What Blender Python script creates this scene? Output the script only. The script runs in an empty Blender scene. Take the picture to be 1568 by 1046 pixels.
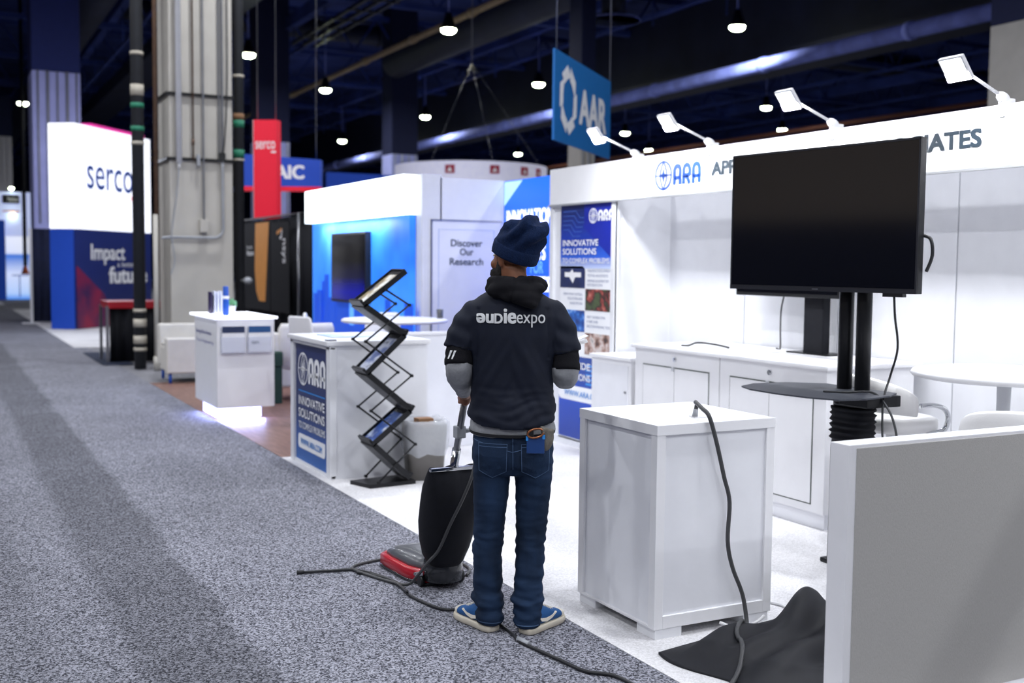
import bpy, bmesh, math, random
from mathutils import Vector, Matrix, Euler, noise
from mathutils.bvhtree import BVHTree
random.seed(7)
SC = bpy.context.scene
COL = SC.collection
V = Vector
PI = math.pi

# ------------------------------------------------------------------ camera
cd = bpy.data.cameras.new('camera')
cam = bpy.data.objects.new('camera', cd)
COL.objects.link(cam)
cd.sensor_width = 36.0
cd.lens = 1700.0 / 1568.0 * 36.0
cd.clip_start = 0.05
cd.clip_end = 400
A_ = V((-888, 125, -1700)).normalized()          # aisle direction seen by the camera
B_ = V((3266, 84.3, -1700)).normalized()
B_ = (B_ - A_ * B_.dot(A_)).normalized()
U_ = B_.cross(A_)
cam.matrix_world = Matrix.Translation((0, 0, 1.6)) @ Matrix((B_, A_, U_)).to_4x4()
cd.dof.use_dof = True
cd.dof.focus_distance = 4.85
cd.dof.aperture_fstop = 2.0
SC.camera = cam

# ------------------------------------------------------------------ world, exposure
SC.view_settings.view_transform = 'Standard'
SC.view_settings.look = 'None'
SC.view_settings.exposure = 0.0
SC.view_settings.gamma = 1.0
SC.view_settings.use_curve_mapping = False
W = bpy.data.worlds.new('hall_air')
SC.world = W
W.use_nodes = True
W.node_tree.nodes['Background'].inputs[0].default_value = (0.16, 0.24, 0.60, 1)
W.node_tree.nodes['Background'].inputs[1].default_value = 0.06


def lamp(name, kind, loc, energy, color=(1, 1, 1), target=None, **kw):
    ld = bpy.data.lights.new(name, kind)
    ld.energy = energy
    ld.color = color
    for k, v in kw.items():
        setattr(ld, k, v)
    o = bpy.data.objects.new(name, ld)
    COL.objects.link(o)
    o.location = loc
    if target is not None:
        o.rotation_euler = (V(target) - V(loc)).to_track_quat('-Z', 'Y').to_euler()
    return o


HALL = (0.93, 0.955, 1.0)
# hall lamps overhead that stand outside the frame (same lattice as the visible ones)
for x in (-8.3, -2.2, 3.9, 10.0):
    for y in (-9.5, -3.4, 2.8, 9.0, 15.2, 21.4):
        lamp('hall_light', 'AREA', (x, y, 8.9), 235, HALL, shape='DISK', size=0.5)


# ------------------------------------------------------------------ materials
def lin(h):
    h = h.lstrip('#')
    c = [int(h[i:i + 2], 16) / 255 for i in (0, 2, 4)]
    return tuple(x / 12.92 if x <= 0.04045 else ((x + 0.055) / 1.055) ** 2.4 for x in c) + (1,)


def mat(name, color, rough=0.5, metal=0.0, emit=0.0, ecol=None, noise_amt=0.06, nscale=8.0, bump=0.0, bscale=200.0,
        spec=0.5, alpha=1.0, trans=0.0, coat=0.0, stretch=None, sheen=0.0):
    m = bpy.data.materials.new(name)
    m.use_nodes = True
    nt = m.node_tree
    p = nt.nodes['Principled BSDF']
    c = lin(color) if isinstance(color, str) else color
    p.inputs['Roughness'].default_value = rough
    p.inputs['Metallic'].default_value = metal
    p.inputs['Specular IOR Level'].default_value = spec
    p.inputs['Alpha'].default_value = alpha
    p.inputs['Transmission Weight'].default_value = trans
    p.inputs['Coat Weight'].default_value = coat
    if sheen:
        p.inputs['Sheen Weight'].default_value = sheen
    tc = nt.nodes.new('ShaderNodeTexCoord')
    mp = nt.nodes.new('ShaderNodeMapping')
    nt.links.new(tc.outputs['Object'], mp.inputs[0])
    if stretch:
        mp.inputs['Scale'].default_value = stretch
    n = nt.nodes.new('ShaderNodeTexNoise')
    n.inputs['Scale'].default_value = nscale
    n.inputs['Detail'].default_value = 4
    nt.links.new(mp.outputs[0], n.inputs['Vector'])
    r = nt.nodes.new('ShaderNodeValToRGB')
    r.color_ramp.elements[0].position = 0.3
    r.color_ramp.elements[1].position = 0.7
    r.color_ramp.elements[0].color = tuple(x * (1 - noise_amt) for x in c[:3]) + (1,)
    r.color_ramp.elements[1].color = tuple(min(1, x * (1 + noise_amt)) for x in c[:3]) + (1,)
    nt.links.new(n.outputs['Fac'], r.inputs['Fac'])
    nt.links.new(r.outputs['Color'], p.inputs['Base Color'])
    if emit:
        p.inputs['Emission Strength'].default_value = emit
        p.inputs['Emission Color'].default_value = lin(ecol) if ecol else c
    if bump:
        n2 = nt.nodes.new('ShaderNodeTexNoise')
        n2.inputs['Scale'].default_value = bscale
        n2.inputs['Detail'].default_value = 3
        nt.links.new(mp.outputs[0], n2.inputs['Vector'])
        b = nt.nodes.new('ShaderNodeBump')
        b.inputs['Strength'].default_value = bump
        b.inputs['Distance'].default_value = 0.01
        nt.links.new(n2.outputs['Fac'], b.inputs['Height'])
        nt.links.new(b.outputs['Normal'], p.inputs['Normal'])
    return m


def gradient_mat(name, stops, z0, z1, rough=0.4, emit=0.0, axis='Z'):
    """printed panel whose ink runs from one colour to another over its height (object space = world)"""
    m = mat(name, '#808080', rough)
    nt = m.node_tree
    p = nt.nodes['Principled BSDF']
    tc = nt.nodes.new('ShaderNodeTexCoord')
    sp = nt.nodes.new('ShaderNodeSeparateXYZ')
    nt.links.new(tc.outputs['Object'], sp.inputs[0])
    mr = nt.nodes.new('ShaderNodeMapRange')
    mr.inputs['From Min'].default_value = z0
    mr.inputs['From Max'].default_value = z1
    nt.links.new(sp.outputs[axis], mr.inputs['Value'])
    r = nt.nodes.new('ShaderNodeValToRGB')
    el = r.color_ramp.elements
    while len(el) > 1:
        el.remove(el[0])
    el[0].position = stops[0][0]
    el[0].color = lin(stops[0][1])
    for s, c in stops[1:]:
        e = el.new(s)
        e.color = lin(c)
    nt.links.new(mr.outputs[0], r.inputs['Fac'])
    nt.links.new(r.outputs['Color'], p.inputs['Base Color'])
    if emit:
        nt.links.new(r.outputs['Color'], p.inputs['Emission Color'])
        p.inputs['Emission Strength'].default_value = emit
    return m


def photo_mat(name, cols, scale=14, rough=0.4, emit=0.0, stretch=None):
    """a printed picture: soft blotches of the given colours"""
    m = mat(name, '#808080', rough)
    nt = m.node_tree
    p = nt.nodes['Principled BSDF']
    tc = nt.nodes.new('ShaderNodeTexCoord')
    mp = nt.nodes.new('ShaderNodeMapping')
    if stretch:
        mp.inputs['Scale'].default_value = stretch
    nt.links.new(tc.outputs['Object'], mp.inputs[0])
    n = nt.nodes.new('ShaderNodeTexNoise')
    n.inputs['Scale'].default_value = scale
    n.inputs['Detail'].default_value = 3
    nt.links.new(mp.outputs[0], n.inputs['Vector'])
    r = nt.nodes.new('ShaderNodeValToRGB')
    el = r.color_ramp.elements
    el[0].position = 0.3
    el[0].color = lin(cols[0])
    el[1].position = 0.7
    el[1].color = lin(cols[-1])
    for i, c in enumerate(cols[1:-1]):
        e = el.new(0.3 + 0.4 * (i + 1) / (len(cols) - 1))
        e.color = lin(c)
    nt.links.new(n.outputs['Fac'], r.inputs['Fac'])
    nt.links.new(r.outputs['Color'], p.inputs['Base Color'])
    if emit:
        nt.links.new(r.outputs['Color'], p.inputs['Emission Color'])
        p.inputs['Emission Strength'].default_value = emit
    return m


def carpet_mat(name, dark, light, scale, marks=False, bump=0.5, lo=0.42, hi=0.58):
    m = mat(name, '#606066', 0.95, spec=0.1)
    nt = m.node_tree
    p = nt.nodes['Principled BSDF']
    L = nt.links.new
    tc = nt.nodes.new('ShaderNodeTexCoord')
    vo = nt.nodes.new('ShaderNodeTexVoronoi')
    vo.inputs['Scale'].default_value = scale
    L(tc.outputs['Object'], vo.inputs['Vector'])
    sx = nt.nodes.new('ShaderNodeSeparateXYZ')
    L(vo.outputs['Color'], sx.inputs[0])
    r = nt.nodes.new('ShaderNodeValToRGB')
    r.color_ramp.elements[0].position = lo
    r.color_ramp.elements[0].color = lin(dark)
    r.color_ramp.elements[1].position = hi
    r.color_ramp.elements[1].color = lin(light)
    L(sx.outputs['X'], r.inputs['Fac'])
    out = r.outputs['Color']
    big = nt.nodes.new('ShaderNodeTexNoise')
    big.inputs['Scale'].default_value = 0.9
    big.inputs['Detail'].default_value = 3
    L(tc.outputs['Object'], big.inputs['Vector'])
    br = nt.nodes.new('ShaderNodeMapRange')
    br.inputs['From Min'].default_value = 0.3
    br.inputs['From Max'].default_value = 0.7
    br.inputs['To Min'].default_value = 0.86
    br.inputs['To Max'].default_value = 1.08
    L(big.outputs['Fac'], br.inputs['Value'])
    fac = br.outputs[0]
    if marks:     # worn / brushed lanes running along the aisle
        sp = nt.nodes.new('ShaderNodeSeparateXYZ')
        L(tc.outputs['Object'], sp.inputs[0])
        w = nt.nodes.new('ShaderNodeMath')
        w.operation = 'MULTIPLY_ADD'
        w.inputs[1].default_value = 0.16
        L(big.outputs['Fac'], w.inputs[0])
        L(sp.outputs['X'], w.inputs[2])
        cr = nt.nodes.new('ShaderNodeValToRGB')
        cr.color_ramp.interpolation = 'LINEAR'
        mr = nt.nodes.new('ShaderNodeMapRange')
        mr.inputs['From Min'].default_value = -1.5
        mr.inputs['From Max'].default_value = 3.5
        L(w.outputs[0], mr.inputs['Value'])
        el = cr.color_ramp.elements
        tones = [(-1.5, .72), (0.42, .74), (0.50, .84), (0.72, .86), (0.80, .60), (1.20, .62), (1.26, .98), (2.0, 1.0), (3.0, .98)]
        el[0].position = 0
        el[0].color = (tones[0][1],) * 3 + (1,)
        el[1].position = 1
        el[1].color = (1, 1, 1, 1)
        for x, t in tones[1:]:
            e = el.new((x + 1.5) / 5)
            e.color = (t, t, t, 1)
        L(mr.outputs[0], cr.inputs['Fac'])
        mm = nt.nodes.new('ShaderNodeMath')
        mm.operation = 'MULTIPLY'
        L(cr.outputs['Color'], mm.inputs[0])
        L(fac, mm.inputs[1])
        fac = mm.outputs[0]
    mx = nt.nodes.new('ShaderNodeVectorMath')
    mx.operation = 'SCALE'
    L(out, mx.inputs[0])
    L(fac, mx.inputs['Scale'])
    L(mx.outputs[0], p.inputs['Base Color'])
    b = nt.nodes.new('ShaderNodeBump')
    b.inputs['Strength'].default_value = bump
    b.inputs['Distance'].default_value = 0.006
    L(sx.outputs['X'], b.inputs['Height'])
    L(b.outputs['Normal'], p.inputs['Normal'])
    return m


M = {}
M['carpet'] = carpet_mat('aisle_carpet', '#393a42', '#a3a4af', 145, marks=True, bump=.08, lo=.2, hi=.85)
M['booth_carpet'] = carpet_mat('booth_carpet', '#d0cfd1', '#e6e5e8', 140, bump=0.1, lo=.1, hi=.9)
M['grey_carpet'] = carpet_mat('grey_carpet', '#6d6d72', '#8e8e94', 110, bump=0.1)
M['white'] = mat('white_laminate', '#e9e9ec', 0.38, noise_amt=0.015, bump=0.04, bscale=60)
M['white2'] = mat('white_panel', '#e6e7ec', 0.45, noise_amt=0.02, bump=0.03, bscale=40)
M['grey_fabric'] = mat('grey_fabric_panel', '#b1afac', 0.85, noise_amt=0.05, bump=0.35, bscale=500, nscale=300, stretch=(1, 1, .25))
M['alu'] = mat('aluminium_frame', '#c9cbcf', 0.35, 0.6, noise_amt=0.03)
M['white_paint'] = mat('white_paint', '#e4e5e9', 0.4, noise_amt=0.03)
M['gap'] = mat('shadow_gap_rubber', '#3c463f', 0.7)
M['chrome'] = mat('chrome', '#d5d7da', 0.12, 1.0, noise_amt=0.02)
M['steel'] = mat('brushed_steel', '#8f9094', 0.28, 0.9, noise_amt=0.05)
M['black'] = mat('black_plastic', '#101114', 0.4, noise_amt=0.1)
M['black_metal'] = mat('black_metal', '#15161a', 0.35, 0.4, noise_amt=0.1)
M['screen'] = mat('dark_screen', '#08080a', 0.1, spec=1.0, noise_amt=0.0)
M['black_cloth'] = mat('black_cloth', '#0c0e17', 0.75, noise_amt=0.2, nscale=30, bump=0.3, bscale=600, spec=.3)
M['heap_cloth'] = mat('soft_black_cloth', '#0a0c15', 0.6, noise_amt=0.2, nscale=30, bump=0.2, bscale=600, spec=.4)
M['navy_cloth'] = mat('navy_drape', '#131c3c', 0.85, noise_amt=0.2)
M['cord'] = mat('grey_rubber_cord', '#3f4042', 0.5)
M['cord_dark'] = mat('dark_rubber_cord', '#1d1e22', 0.5)
M['white_cord'] = mat('white_cord', '#d8d8da', 0.5)
M['leather'] = mat('white_leather', '#ecebea', 0.42, noise_amt=0.02, bump=0.08, bscale=120)
M['cream'] = mat('cream_upholstery', '#d3cfc8', 0.8, noise_amt=0.04, bump=0.2, bscale=300)
M['navy_print'] = mat('navy_print', '#1c2c5e', 0.45, noise_amt=0.05)
M['blue_ink'] = mat('blue_ink', '#1450b4', 0.45)
M['teal_ink'] = mat('dark_teal_ink', '#22323f', 0.5)
M['navy_ink'] = mat('navy_ink', '#1f2f52', 0.5)
M['white_ink'] = mat('white_ink', '#f2f3f6', 0.5, noise_amt=0.01)
M['sky_ink'] = mat('light_blue_ink', '#2f8fe0', 0.45)
M['grey_ink'] = mat('grey_ink', '#5c6a92', 0.5)
M['pale_ink'] = mat('pale_ink', '#9db6e6', 0.5)
M['skin'] = mat('brown_skin', '#77492f', 0.5, noise_amt=0.12, nscale=40, bump=0.1, bscale=300)
M['beard'] = mat('black_hair', '#15100d', 0.85, bump=0.6, bscale=300)
M['eye'] = mat('eye_white', '#d9d4cc', 0.2)
M['knit'] = mat('navy_knit', '#132343', 0.9, noise_amt=0.2, nscale=60, bump=0.5, bscale=260, spec=.15, stretch=(1, 1, .5))
M['hood'] = mat('black_fleece', '#121217', 0.9, noise_amt=0.15, nscale=60, bump=0.4, bscale=400, spec=.2)
M['shirt'] = mat('navy_jersey', '#0c1324', 0.75, noise_amt=0.1, nscale=20, bump=0.15, bscale=500, spec=.3)
M['sweat'] = mat('grey_sweatshirt', '#8d8f93', 0.9, noise_amt=0.08, nscale=80, bump=0.3, bscale=400)
M['denim'] = mat('blue_denim', '#192a42', 0.85, spec=.2, noise_amt=0.55, nscale=7, bump=0.25, bscale=600, stretch=(1, 1, .45))
M['denim_light'] = mat('denim_stitching', '#3f5778', 0.85)
M['hem_dark'] = mat('dark_band', '#16171c', 0.9)
M['print'] = mat('shirt_print', '#d9dbdd', 0.7)
M['shoe_blue'] = mat('blue_suede', '#14508a', 0.7, noise_amt=0.1, bump=0.2, bscale=300)
M['shoe_white'] = mat('off_white_leather', '#d9d3c6', 0.55)
M['sole'] = mat('cream_rubber', '#cfc7b6', 0.6)
M['red'] = mat('glossy_red', '#b01226', 0.3, coat=0.3)
M['vac_grey'] = mat('grey_plastic', '#55575c', 0.3, coat=0.3)
M['vac_clear'] = mat('smoked_plastic', '#2a2c30', 0.2, coat=0.3)
M['glow'] = mat('lit_white_panel', '#ffffff', 0.5, emit=2.6, ecol='#e8f4ff', noise_amt=0)
M['glow_led'] = mat('led_strip', '#ffffff', 0.5, emit=3.2, ecol='#b4bcff', noise_amt=0)
M['glow_top'] = mat('lit_kiosk_top', '#ffffff', 0.4, emit=1.5, ecol='#e8ecff', noise_amt=0)
M['lens'] = mat('lamp_lens', '#ffffff', 0.5, emit=26, ecol='#f2ffdf', noise_amt=0)
M['ceil'] = mat('dark_ceiling_paint', '#33458c', 0.85, noise_amt=0.4, nscale=0.6)
M['duct'] = mat('dark_duct_paint', '#23273d', 0.6, noise_amt=0.25, nscale=0.8)
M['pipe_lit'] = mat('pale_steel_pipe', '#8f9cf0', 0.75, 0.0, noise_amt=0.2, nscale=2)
M['tan_pipe'] = mat('tan_pipe_paint', '#a08a6c', 0.6, noise_amt=0.2)
M['column'] = mat('cream_painted_concrete', '#bab6ae', 0.8, noise_amt=0.05, nscale=3, bump=0.1, bscale=30)
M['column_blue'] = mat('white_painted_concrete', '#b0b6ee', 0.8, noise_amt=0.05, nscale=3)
M['brown_pipe'] = mat('brown_pipe', '#5a4232', 0.6, noise_amt=0.2)
M['grey_pipe'] = mat('grey_conduit', '#9a9da3', 0.5, 0.1, noise_amt=0.1)
M['tape'] = mat('pale_tape', '#b9b2a4', 0.7)
M['green_tape'] = mat('green_tape', '#1f7a5c', 0.6)
M['bag'] = mat('clear_bin_liner', '#dfe3ea', 0.25, alpha=0.42, noise_amt=0.02, bump=0.6, bscale=25)
M['bin_grey'] = mat('bin_grey', '#6f6c69', 0.7, noise_amt=0.1)
M['paper'] = mat('white_paper', '#ececee', 0.7, noise_amt=0.01)
M['cardboard'] = mat('brown_card', '#8a6648', 0.8)
M['acrylic'] = mat('clear_acrylic', '#dfe4f4', 0.1, alpha=0.3, noise_amt=0)
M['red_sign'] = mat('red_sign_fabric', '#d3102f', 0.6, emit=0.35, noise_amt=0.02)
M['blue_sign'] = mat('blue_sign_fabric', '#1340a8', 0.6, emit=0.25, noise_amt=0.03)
M['aar_blue'] = mat('bright_blue_fabric', '#0f6cb4', 0.6, noise_amt=0.03)
M['orange'] = mat('orange_print', '#d08a35', 0.6)
M['glove'] = mat('grey_work_glove', '#6c675f', 0.85, bump=0.4, bscale=300)
M['bronze'] = mat('copper_ring', '#a0694a', 0.3, 0.9)
M['phone'] = mat('phone_blue', '#1d3f78', 0.3)
M['pole_sleeve'] = mat('grey_black_sleeve', '#26282d', .6)
M['mat_blue'] = mat('dark_blue_mat', '#16223c', 0.9)


def wood_mat():
    m = mat('wood_plank_floor', '#806054', 0.45, noise_amt=0.3, nscale=5, stretch=(6, .8, 1))
    nt = m.node_tree
    return m


M['wood'] = wood_mat()

# ------------------------------------------------------------------ builders
ROOT = {}


class B:
    def __init__(s):
        s.bm = bmesh.new()
        s.mi = 0

    def _add(s, verts, faces, smooth=False):
        vs = [s.bm.verts.new(v) for v in verts]
        for f in faces:
            try:
                fc = s.bm.faces.new([vs[i] for i in f])
                fc.material_index = s.mi
                fc.smooth = smooth
            except ValueError:
                pass
        return vs

    def _merge(s, tmp, mw=None):
        me = bpy.data.meshes.new('tmp')
        tmp.to_mesh(me)
        tmp.free()
        if mw is not None:
            me.transform(mw)
        n0 = len(s.bm.faces)
        s.bm.from_mesh(me)
        s.bm.faces.ensure_lookup_table()
        for f in s.bm.faces[n0:]:
            f.material_index = s.mi
        bpy.data.meshes.remove(me)

    def bx(s, x0, x1, y0, y1, z0, z1, bev=0.0, seg=2, mw=None):
        t = bmesh.new()
        bmesh.ops.create_cube(t, size=1)
        for v in t.verts:
            v.co = V(((x0 + x1) / 2 + v.co.x * (x1 - x0), (y0 + y1) / 2 + v.co.y * (y1 - y0), (z0 + z1) / 2 + v.co.z * (z1 - z0)))
        if bev:
            bmesh.ops.bevel(t, geom=list(t.edges), offset=bev, segments=seg, affect='EDGES', profile=0.7)
        s._merge(t, mw)
        return s

    def cyl(s, p0, p1, r0, r1=None, seg=16, caps=True):
        r1 = r0 if r1 is None else r1
        p0, p1 = V(p0), V(p1)
        d = (p1 - p0).normalized()
        a = d.orthogonal().normalized()
        b = d.cross(a)
        vs = []
        for p, r in ((p0, r0), (p1, r1)):
            for i in range(seg):
                t = 2 * PI * i / seg
                vs.append(p + a * math.cos(t) * r + b * math.sin(t) * r)
        fs = [(i, (i + 1) % seg, seg + (i + 1) % seg, seg + i) for i in range(seg)]
        nv = s._add(vs, fs, True)
        if caps:
            for ring, rev in ((nv[:seg], True), (nv[seg:], False)):
                f = s.bm.faces.new(list(reversed(ring)) if rev else ring)
                f.material_index = s.mi
        return s

    def tube(s, pts, r, seg=8, sub=6, closed=False):
        pts = [V(p) for p in pts]
        if sub > 1 and len(pts) > 2:
            out = []
            n = len(pts)
            for i in range(n - 1):
                a = pts[max(i - 1, 0)]
                b = pts[i]
                c = pts[i + 1]
                d = pts[min(i + 2, n - 1)]
                for k in range(sub):
                    t = k / sub
                    out.append(0.5 * ((2 * b) + (c - a) * t + (2 * a - 5 * b + 4 * c - d) * t * t + (3 * b - a - 3 * c + d) * t ** 3))
            out.append(pts[-1])
            pts = out
        rr = r if callable(r) else (lambda t: r)
        rings = []
        up = None
        for i, p in enumerate(pts):
            d = (pts[min(i + 1, len(pts) - 1)] - pts[max(i - 1, 0)]).normalized()
            if up is None:
                up = d.orthogonal().normalized()
            up = (up - d * up.dot(d)).normalized()
            b = d.cross(up)
            R = rr(i / (len(pts) - 1))
            rings.append([p + up * math.cos(2 * PI * k / seg) * R + b * math.sin(2 * PI * k / seg) * R for k in range(seg)])
        s._rings(rings)
        return s

    def _rings(s, rings, caps=True):
        seg = len(rings[0])
        allv = s._add([v for r in rings for v in r],
                      [(j * seg + i, j * seg + (i + 1) % seg, (j + 1) * seg + (i + 1) % seg, (j + 1) * seg + i)
                       for j in range(len(rings) - 1) for i in range(seg)], True)
        if caps:
            for ring, rev in ((allv[:seg], True), (allv[-seg:], False)):
                f = s.bm.faces.new(list(reversed(ring)) if rev else ring)
                f.material_index = s.mi
                f.smooth = True

    def loft(s, rings, seg=32, power=2.0, caps=True):
        """rings: (center, rx, ry[, axis_x, axis_y])"""
        out = []
        for r in rings:
            c, rx, ry = V(r[0]), r[1], r[2]
            ax = V(r[3]) if len(r) > 3 else V((1, 0, 0))
            ay = V(r[4]) if len(r) > 4 else V((0, 1, 0))
            ring = []
            for i in range(seg):
                t = 2 * PI * i / seg
                ct, st = math.cos(t), math.sin(t)
                px = math.copysign(abs(ct) ** (2 / power), ct)
                py = math.copysign(abs(st) ** (2 / power), st)
                ring.append(c + ax * px * rx + ay * py * ry)
            out.append(ring)
        s._rings(out, caps)
        return s

    def lathe(s, prof, c=(0, 0, 0), seg=32):
        c = V(c)
        rings = []
        for r, z in prof:
            rings.append([c + V((math.cos(2 * PI * i / seg) * max(r, 1e-4), math.sin(2 * PI * i / seg) * max(r, 1e-4), z)) for i in range(seg)])
        s._rings(rings)
        return s

    def ell(s, c, r, rot=None, u=20, v=12):
        t = bmesh.new()
        bmesh.ops.create_uvsphere(t, u_segments=u, v_segments=v, radius=1)
        for f in t.faces:
            f.smooth = True
        mw = Matrix.Translation(c) @ (Euler(rot).to_matrix().to_4x4() if rot else Matrix.Identity(4)) @ Matrix.Diagonal((*r, 1))
        s._merge(t, mw)
        return s

    def prism(s, pts2, o, ex, ey, depth):
        """flat outline in the plane (o, ex, ey), thickness depth along ex x ey"""
        o, ex, ey = V(o), V(ex), V(ey)
        n = ex.cross(ey).normalized()
        k = len(pts2)
        vs = [o + ex * a + ey * b + n * depth for a, b in pts2] + [o + ex * a + ey * b for a, b in pts2]
        fs = [tuple(range(k)), tuple(range(2 * k - 1, k - 1, -1))] + [(i, k + i, k + (i + 1) % k, (i + 1) % k) for i in range(k)]
        s._add(vs, fs)
        return s

    def stroke(s, pts, w, o, ex, ey, depth=0.002, closed=False):
        pts = [V((p[0], p[1])) for p in pts]
        n = len(pts)
        L, R = [], []
        for i in range(n):
            if closed:
                a, b = pts[i - 1], pts[(i + 1) % n]
            else:
                a, b = pts[max(i - 1, 0)], pts[min(i + 1, n - 1)]
            d = (b - a).normalized()
            nn = V((-d.y, d.x)) * w / 2
            L.append(pts[i] + nn)
            R.append(pts[i] - nn)
        o, ex, ey = V(o), V(ex), V(ey)
        nz = ex.cross(ey).normalized()
        vs = []
        for q in (L, R):
            for dd in (depth, 0):
                vs += [o + ex * p.x + ey * p.y + nz * dd for p in q]
        fs = []
        m = n if closed else n - 1
        for i in range(m):
            j = (i + 1) % n
            fs.append((2 * n + i, 2 * n + j, j, i))
            fs.append((i, j, n + j, n + i))
            fs.append((3 * n + i, 3 * n + j, 2 * n + j, 2 * n + i))
        s._add(vs, fs)
        return s

    def build(s, name, m, parent=None, smooth=None):
        me = bpy.data.meshes.new(name)
        bmesh.ops.recalc_face_normals(s.bm, faces=s.bm.faces)
        s.bm.to_mesh(me)
        s.bm.free()
        return link(name, me, m, parent)


def link(name, me, m, parent=None):
    for x in (m if isinstance(m, (list, tuple)) else [m]):
        me.materials.append(x)
    o = bpy.data.objects.new(name, me)
    COL.objects.link(o)
    if parent is not None:
        o.parent = parent
        if parent.name in ROOT:
            ROOT[o.name] = ROOT[parent.name]
        mw = ROOT.get(parent.name)
        if mw is not None:
            me.transform(mw.inverted())
    return o


def tag(o, label, cat, group=None, kind=None):
    o['label'] = label
    o['category'] = cat
    if group:
        o['group'] = group
    if kind:
        o['kind'] = kind
    return o


def thing(name, label, cat, loc=(0, 0, 0), rz=0, group=None, local=False):
    """Empty at a thing's base. Its parts are modelled in world space (or in local space if local)."""
    o = bpy.data.objects.new(name, None)
    o.empty_display_size = 0.1
    COL.objects.link(o)
    o.location = loc
    o.rotation_euler = (0, 0, rz)
    if not local:
        ROOT[o.name] = Matrix.Translation(loc) @ Euler((0, 0, rz)).to_matrix().to_4x4()
    return tag(o, label, cat, group)


def dup(root, loc, rz=None, label=None, group=None):
    def cp(o, par):
        c = o.copy()
        COL.objects.link(c)
        c.parent = par
        for ch in list(o.children):
            cp(ch, c)
        return c
    r = cp(root, None)
    r.location = loc
    if rz is not None:
        r.rotation_euler = (0, 0, rz)
    if label:
        r['label'] = label
    if group:
        r['group'] = group
    return r


def struct(name, b, m):
    o = b.build(name, m)
    o['kind'] = 'structure'
    return o


def text_bm(body, o, ex, ey, w=None, h=None, bold=0.0, depth=0.002, align='L'):
    cu = bpy.data.curves.new('t', 'FONT')
    cu.body = body
    cu.size = 1
    cu.resolution_u = 4
    to = bpy.data.objects.new('t', cu)
    COL.objects.link(to)
    bpy.context.view_layer.update()
    me = bpy.data.meshes.new_from_object(to.evaluated_get(bpy.context.evaluated_depsgraph_get()))
    bpy.data.objects.remove(to)
    bpy.data.curves.remove(cu)
    bm = bmesh.new()
    # a heavier cut is the same letter laid over itself, shifted a little
    sh = [(0, 0)] if bold <= 0 else [(dx * bold, dy * bold * .7) for dx in (-1.2, -.6, 0, .6, 1.2) for dy in (-1, 0, 1)]
    for i, (dx, dy) in enumerate(sh):
        m2 = me.copy()
        m2.transform(Matrix.Translation((dx, dy, .00012 * i)))
        bm.from_mesh(m2)
        bpy.data.meshes.remove(m2)
    bpy.data.meshes.remove(me)
    xs = [v.co.x for v in bm.verts]
    ys = [v.co.y for v in bm.verts]
    x0, x1, y0, y1 = min(xs), max(xs), min(ys), max(ys)
    if h is None:
        h = w * (y1 - y0) / (x1 - x0)
    if w is None:
        w = h * (x1 - x0) / (y1 - y0)
    o, ex, ey = V(o), V(ex), V(ey)
    n = ex.cross(ey).normalized()
    off = {'L': 0, 'C': -w / 2, 'R': -w}[align]
    for v in bm.verts:
        a = (v.co.x - x0) / (x1 - x0) * w + off
        b = (v.co.y - y0) / (y1 - y0) * h
        v.co = o + ex * a + ey * b + n * (depth * .5 + v.co.z)
    return bm


def text(name, lines, parent, m):
    """lines: (body, origin, ex, ey, w, h, bold[, align]); every line is a mesh of its own"""
    for l in lines:
        t = text_bm(l[0], l[1], l[2], l[3], l[4], l[5], l[6], align=l[7] if len(l) > 7 else 'L')
        me = bpy.data.meshes.new(name)
        t.to_mesh(me)
        t.free()
        link(name, me, m, parent)


def arc(cx, cy, rx, ry, a0, a1, n=14):
    return [(cx + rx * math.cos(math.radians(a0 + (a1 - a0) * i / n)), cy + ry * math.sin(math.radians(a0 + (a1 - a0) * i / n))) for i in range(n + 1)]


def ara_letters(b, o, ex, ey, h, w):
    """the three arch-shaped capitals A R A in a box w x h"""
    o, ex, ey = V(o), V(ex), V(ey)
    lw = w / 3.25
    sw = lw * 0.31
    for k in range(3):
        q = o + ex * (k * (lw + (w - 3 * lw) / 2))
        c = lw / 2
        rx = lw / 2 - sw / 2
        top = h - rx * 1.0 - sw / 2
        if k != 1:
            b.stroke([(sw / 2, 0), (sw / 2, top)] + arc(c, top, rx, rx, 180, 0) + [(lw - sw / 2, 0)], sw, q, ex, ey)
            b.stroke([(sw / 2, h * .33), (lw - sw / 2, h * .33)], sw * .75, q, ex, ey)
        else:
            b.stroke([(sw / 2, 0), (sw / 2, top)] + arc(c, top, rx, rx, 180, 0) + arc(c, h * .52, rx, h * .13, 0, -90, 6) + [(sw / 2, h * .39)], sw, q, ex, ey)
            b.stroke([(c, h * .39), (lw - sw / 2, 0)], sw, q, ex, ey)


def ara_compass(b, c, ex, ey, rx, ry, lw):
    c, ex, ey = V(c), V(ex), V(ey)
    b.stroke(arc(0, 0, rx, ry, 0, 350, 35), lw, c, ex, ey, closed=True)
    k = 0.75
    for sx in (-1, 1):      # the inner lens made of two curves
        b.stroke([(sx * rx * .42 * math.cos(t) ** 2.2, ry * math.sin(t)) for t in [(-PI / 2 + PI * i / 16) for i in range(17)]], lw * .7, c, ex, ey)
    b.stroke([(-rx, 0), (rx, 0)], lw * .6, c, ex, ey)
    star = [(0, ry * .55), (rx * .13, ry * .13), (rx * .55, 0), (rx * .13, -ry * .13), (0, -ry * .55), (-rx * .13, -ry * .13), (-rx * .55, 0), (-rx * .13, ry * .13)]
    b.prism(star, c, ex, ey, 0.002)


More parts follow.
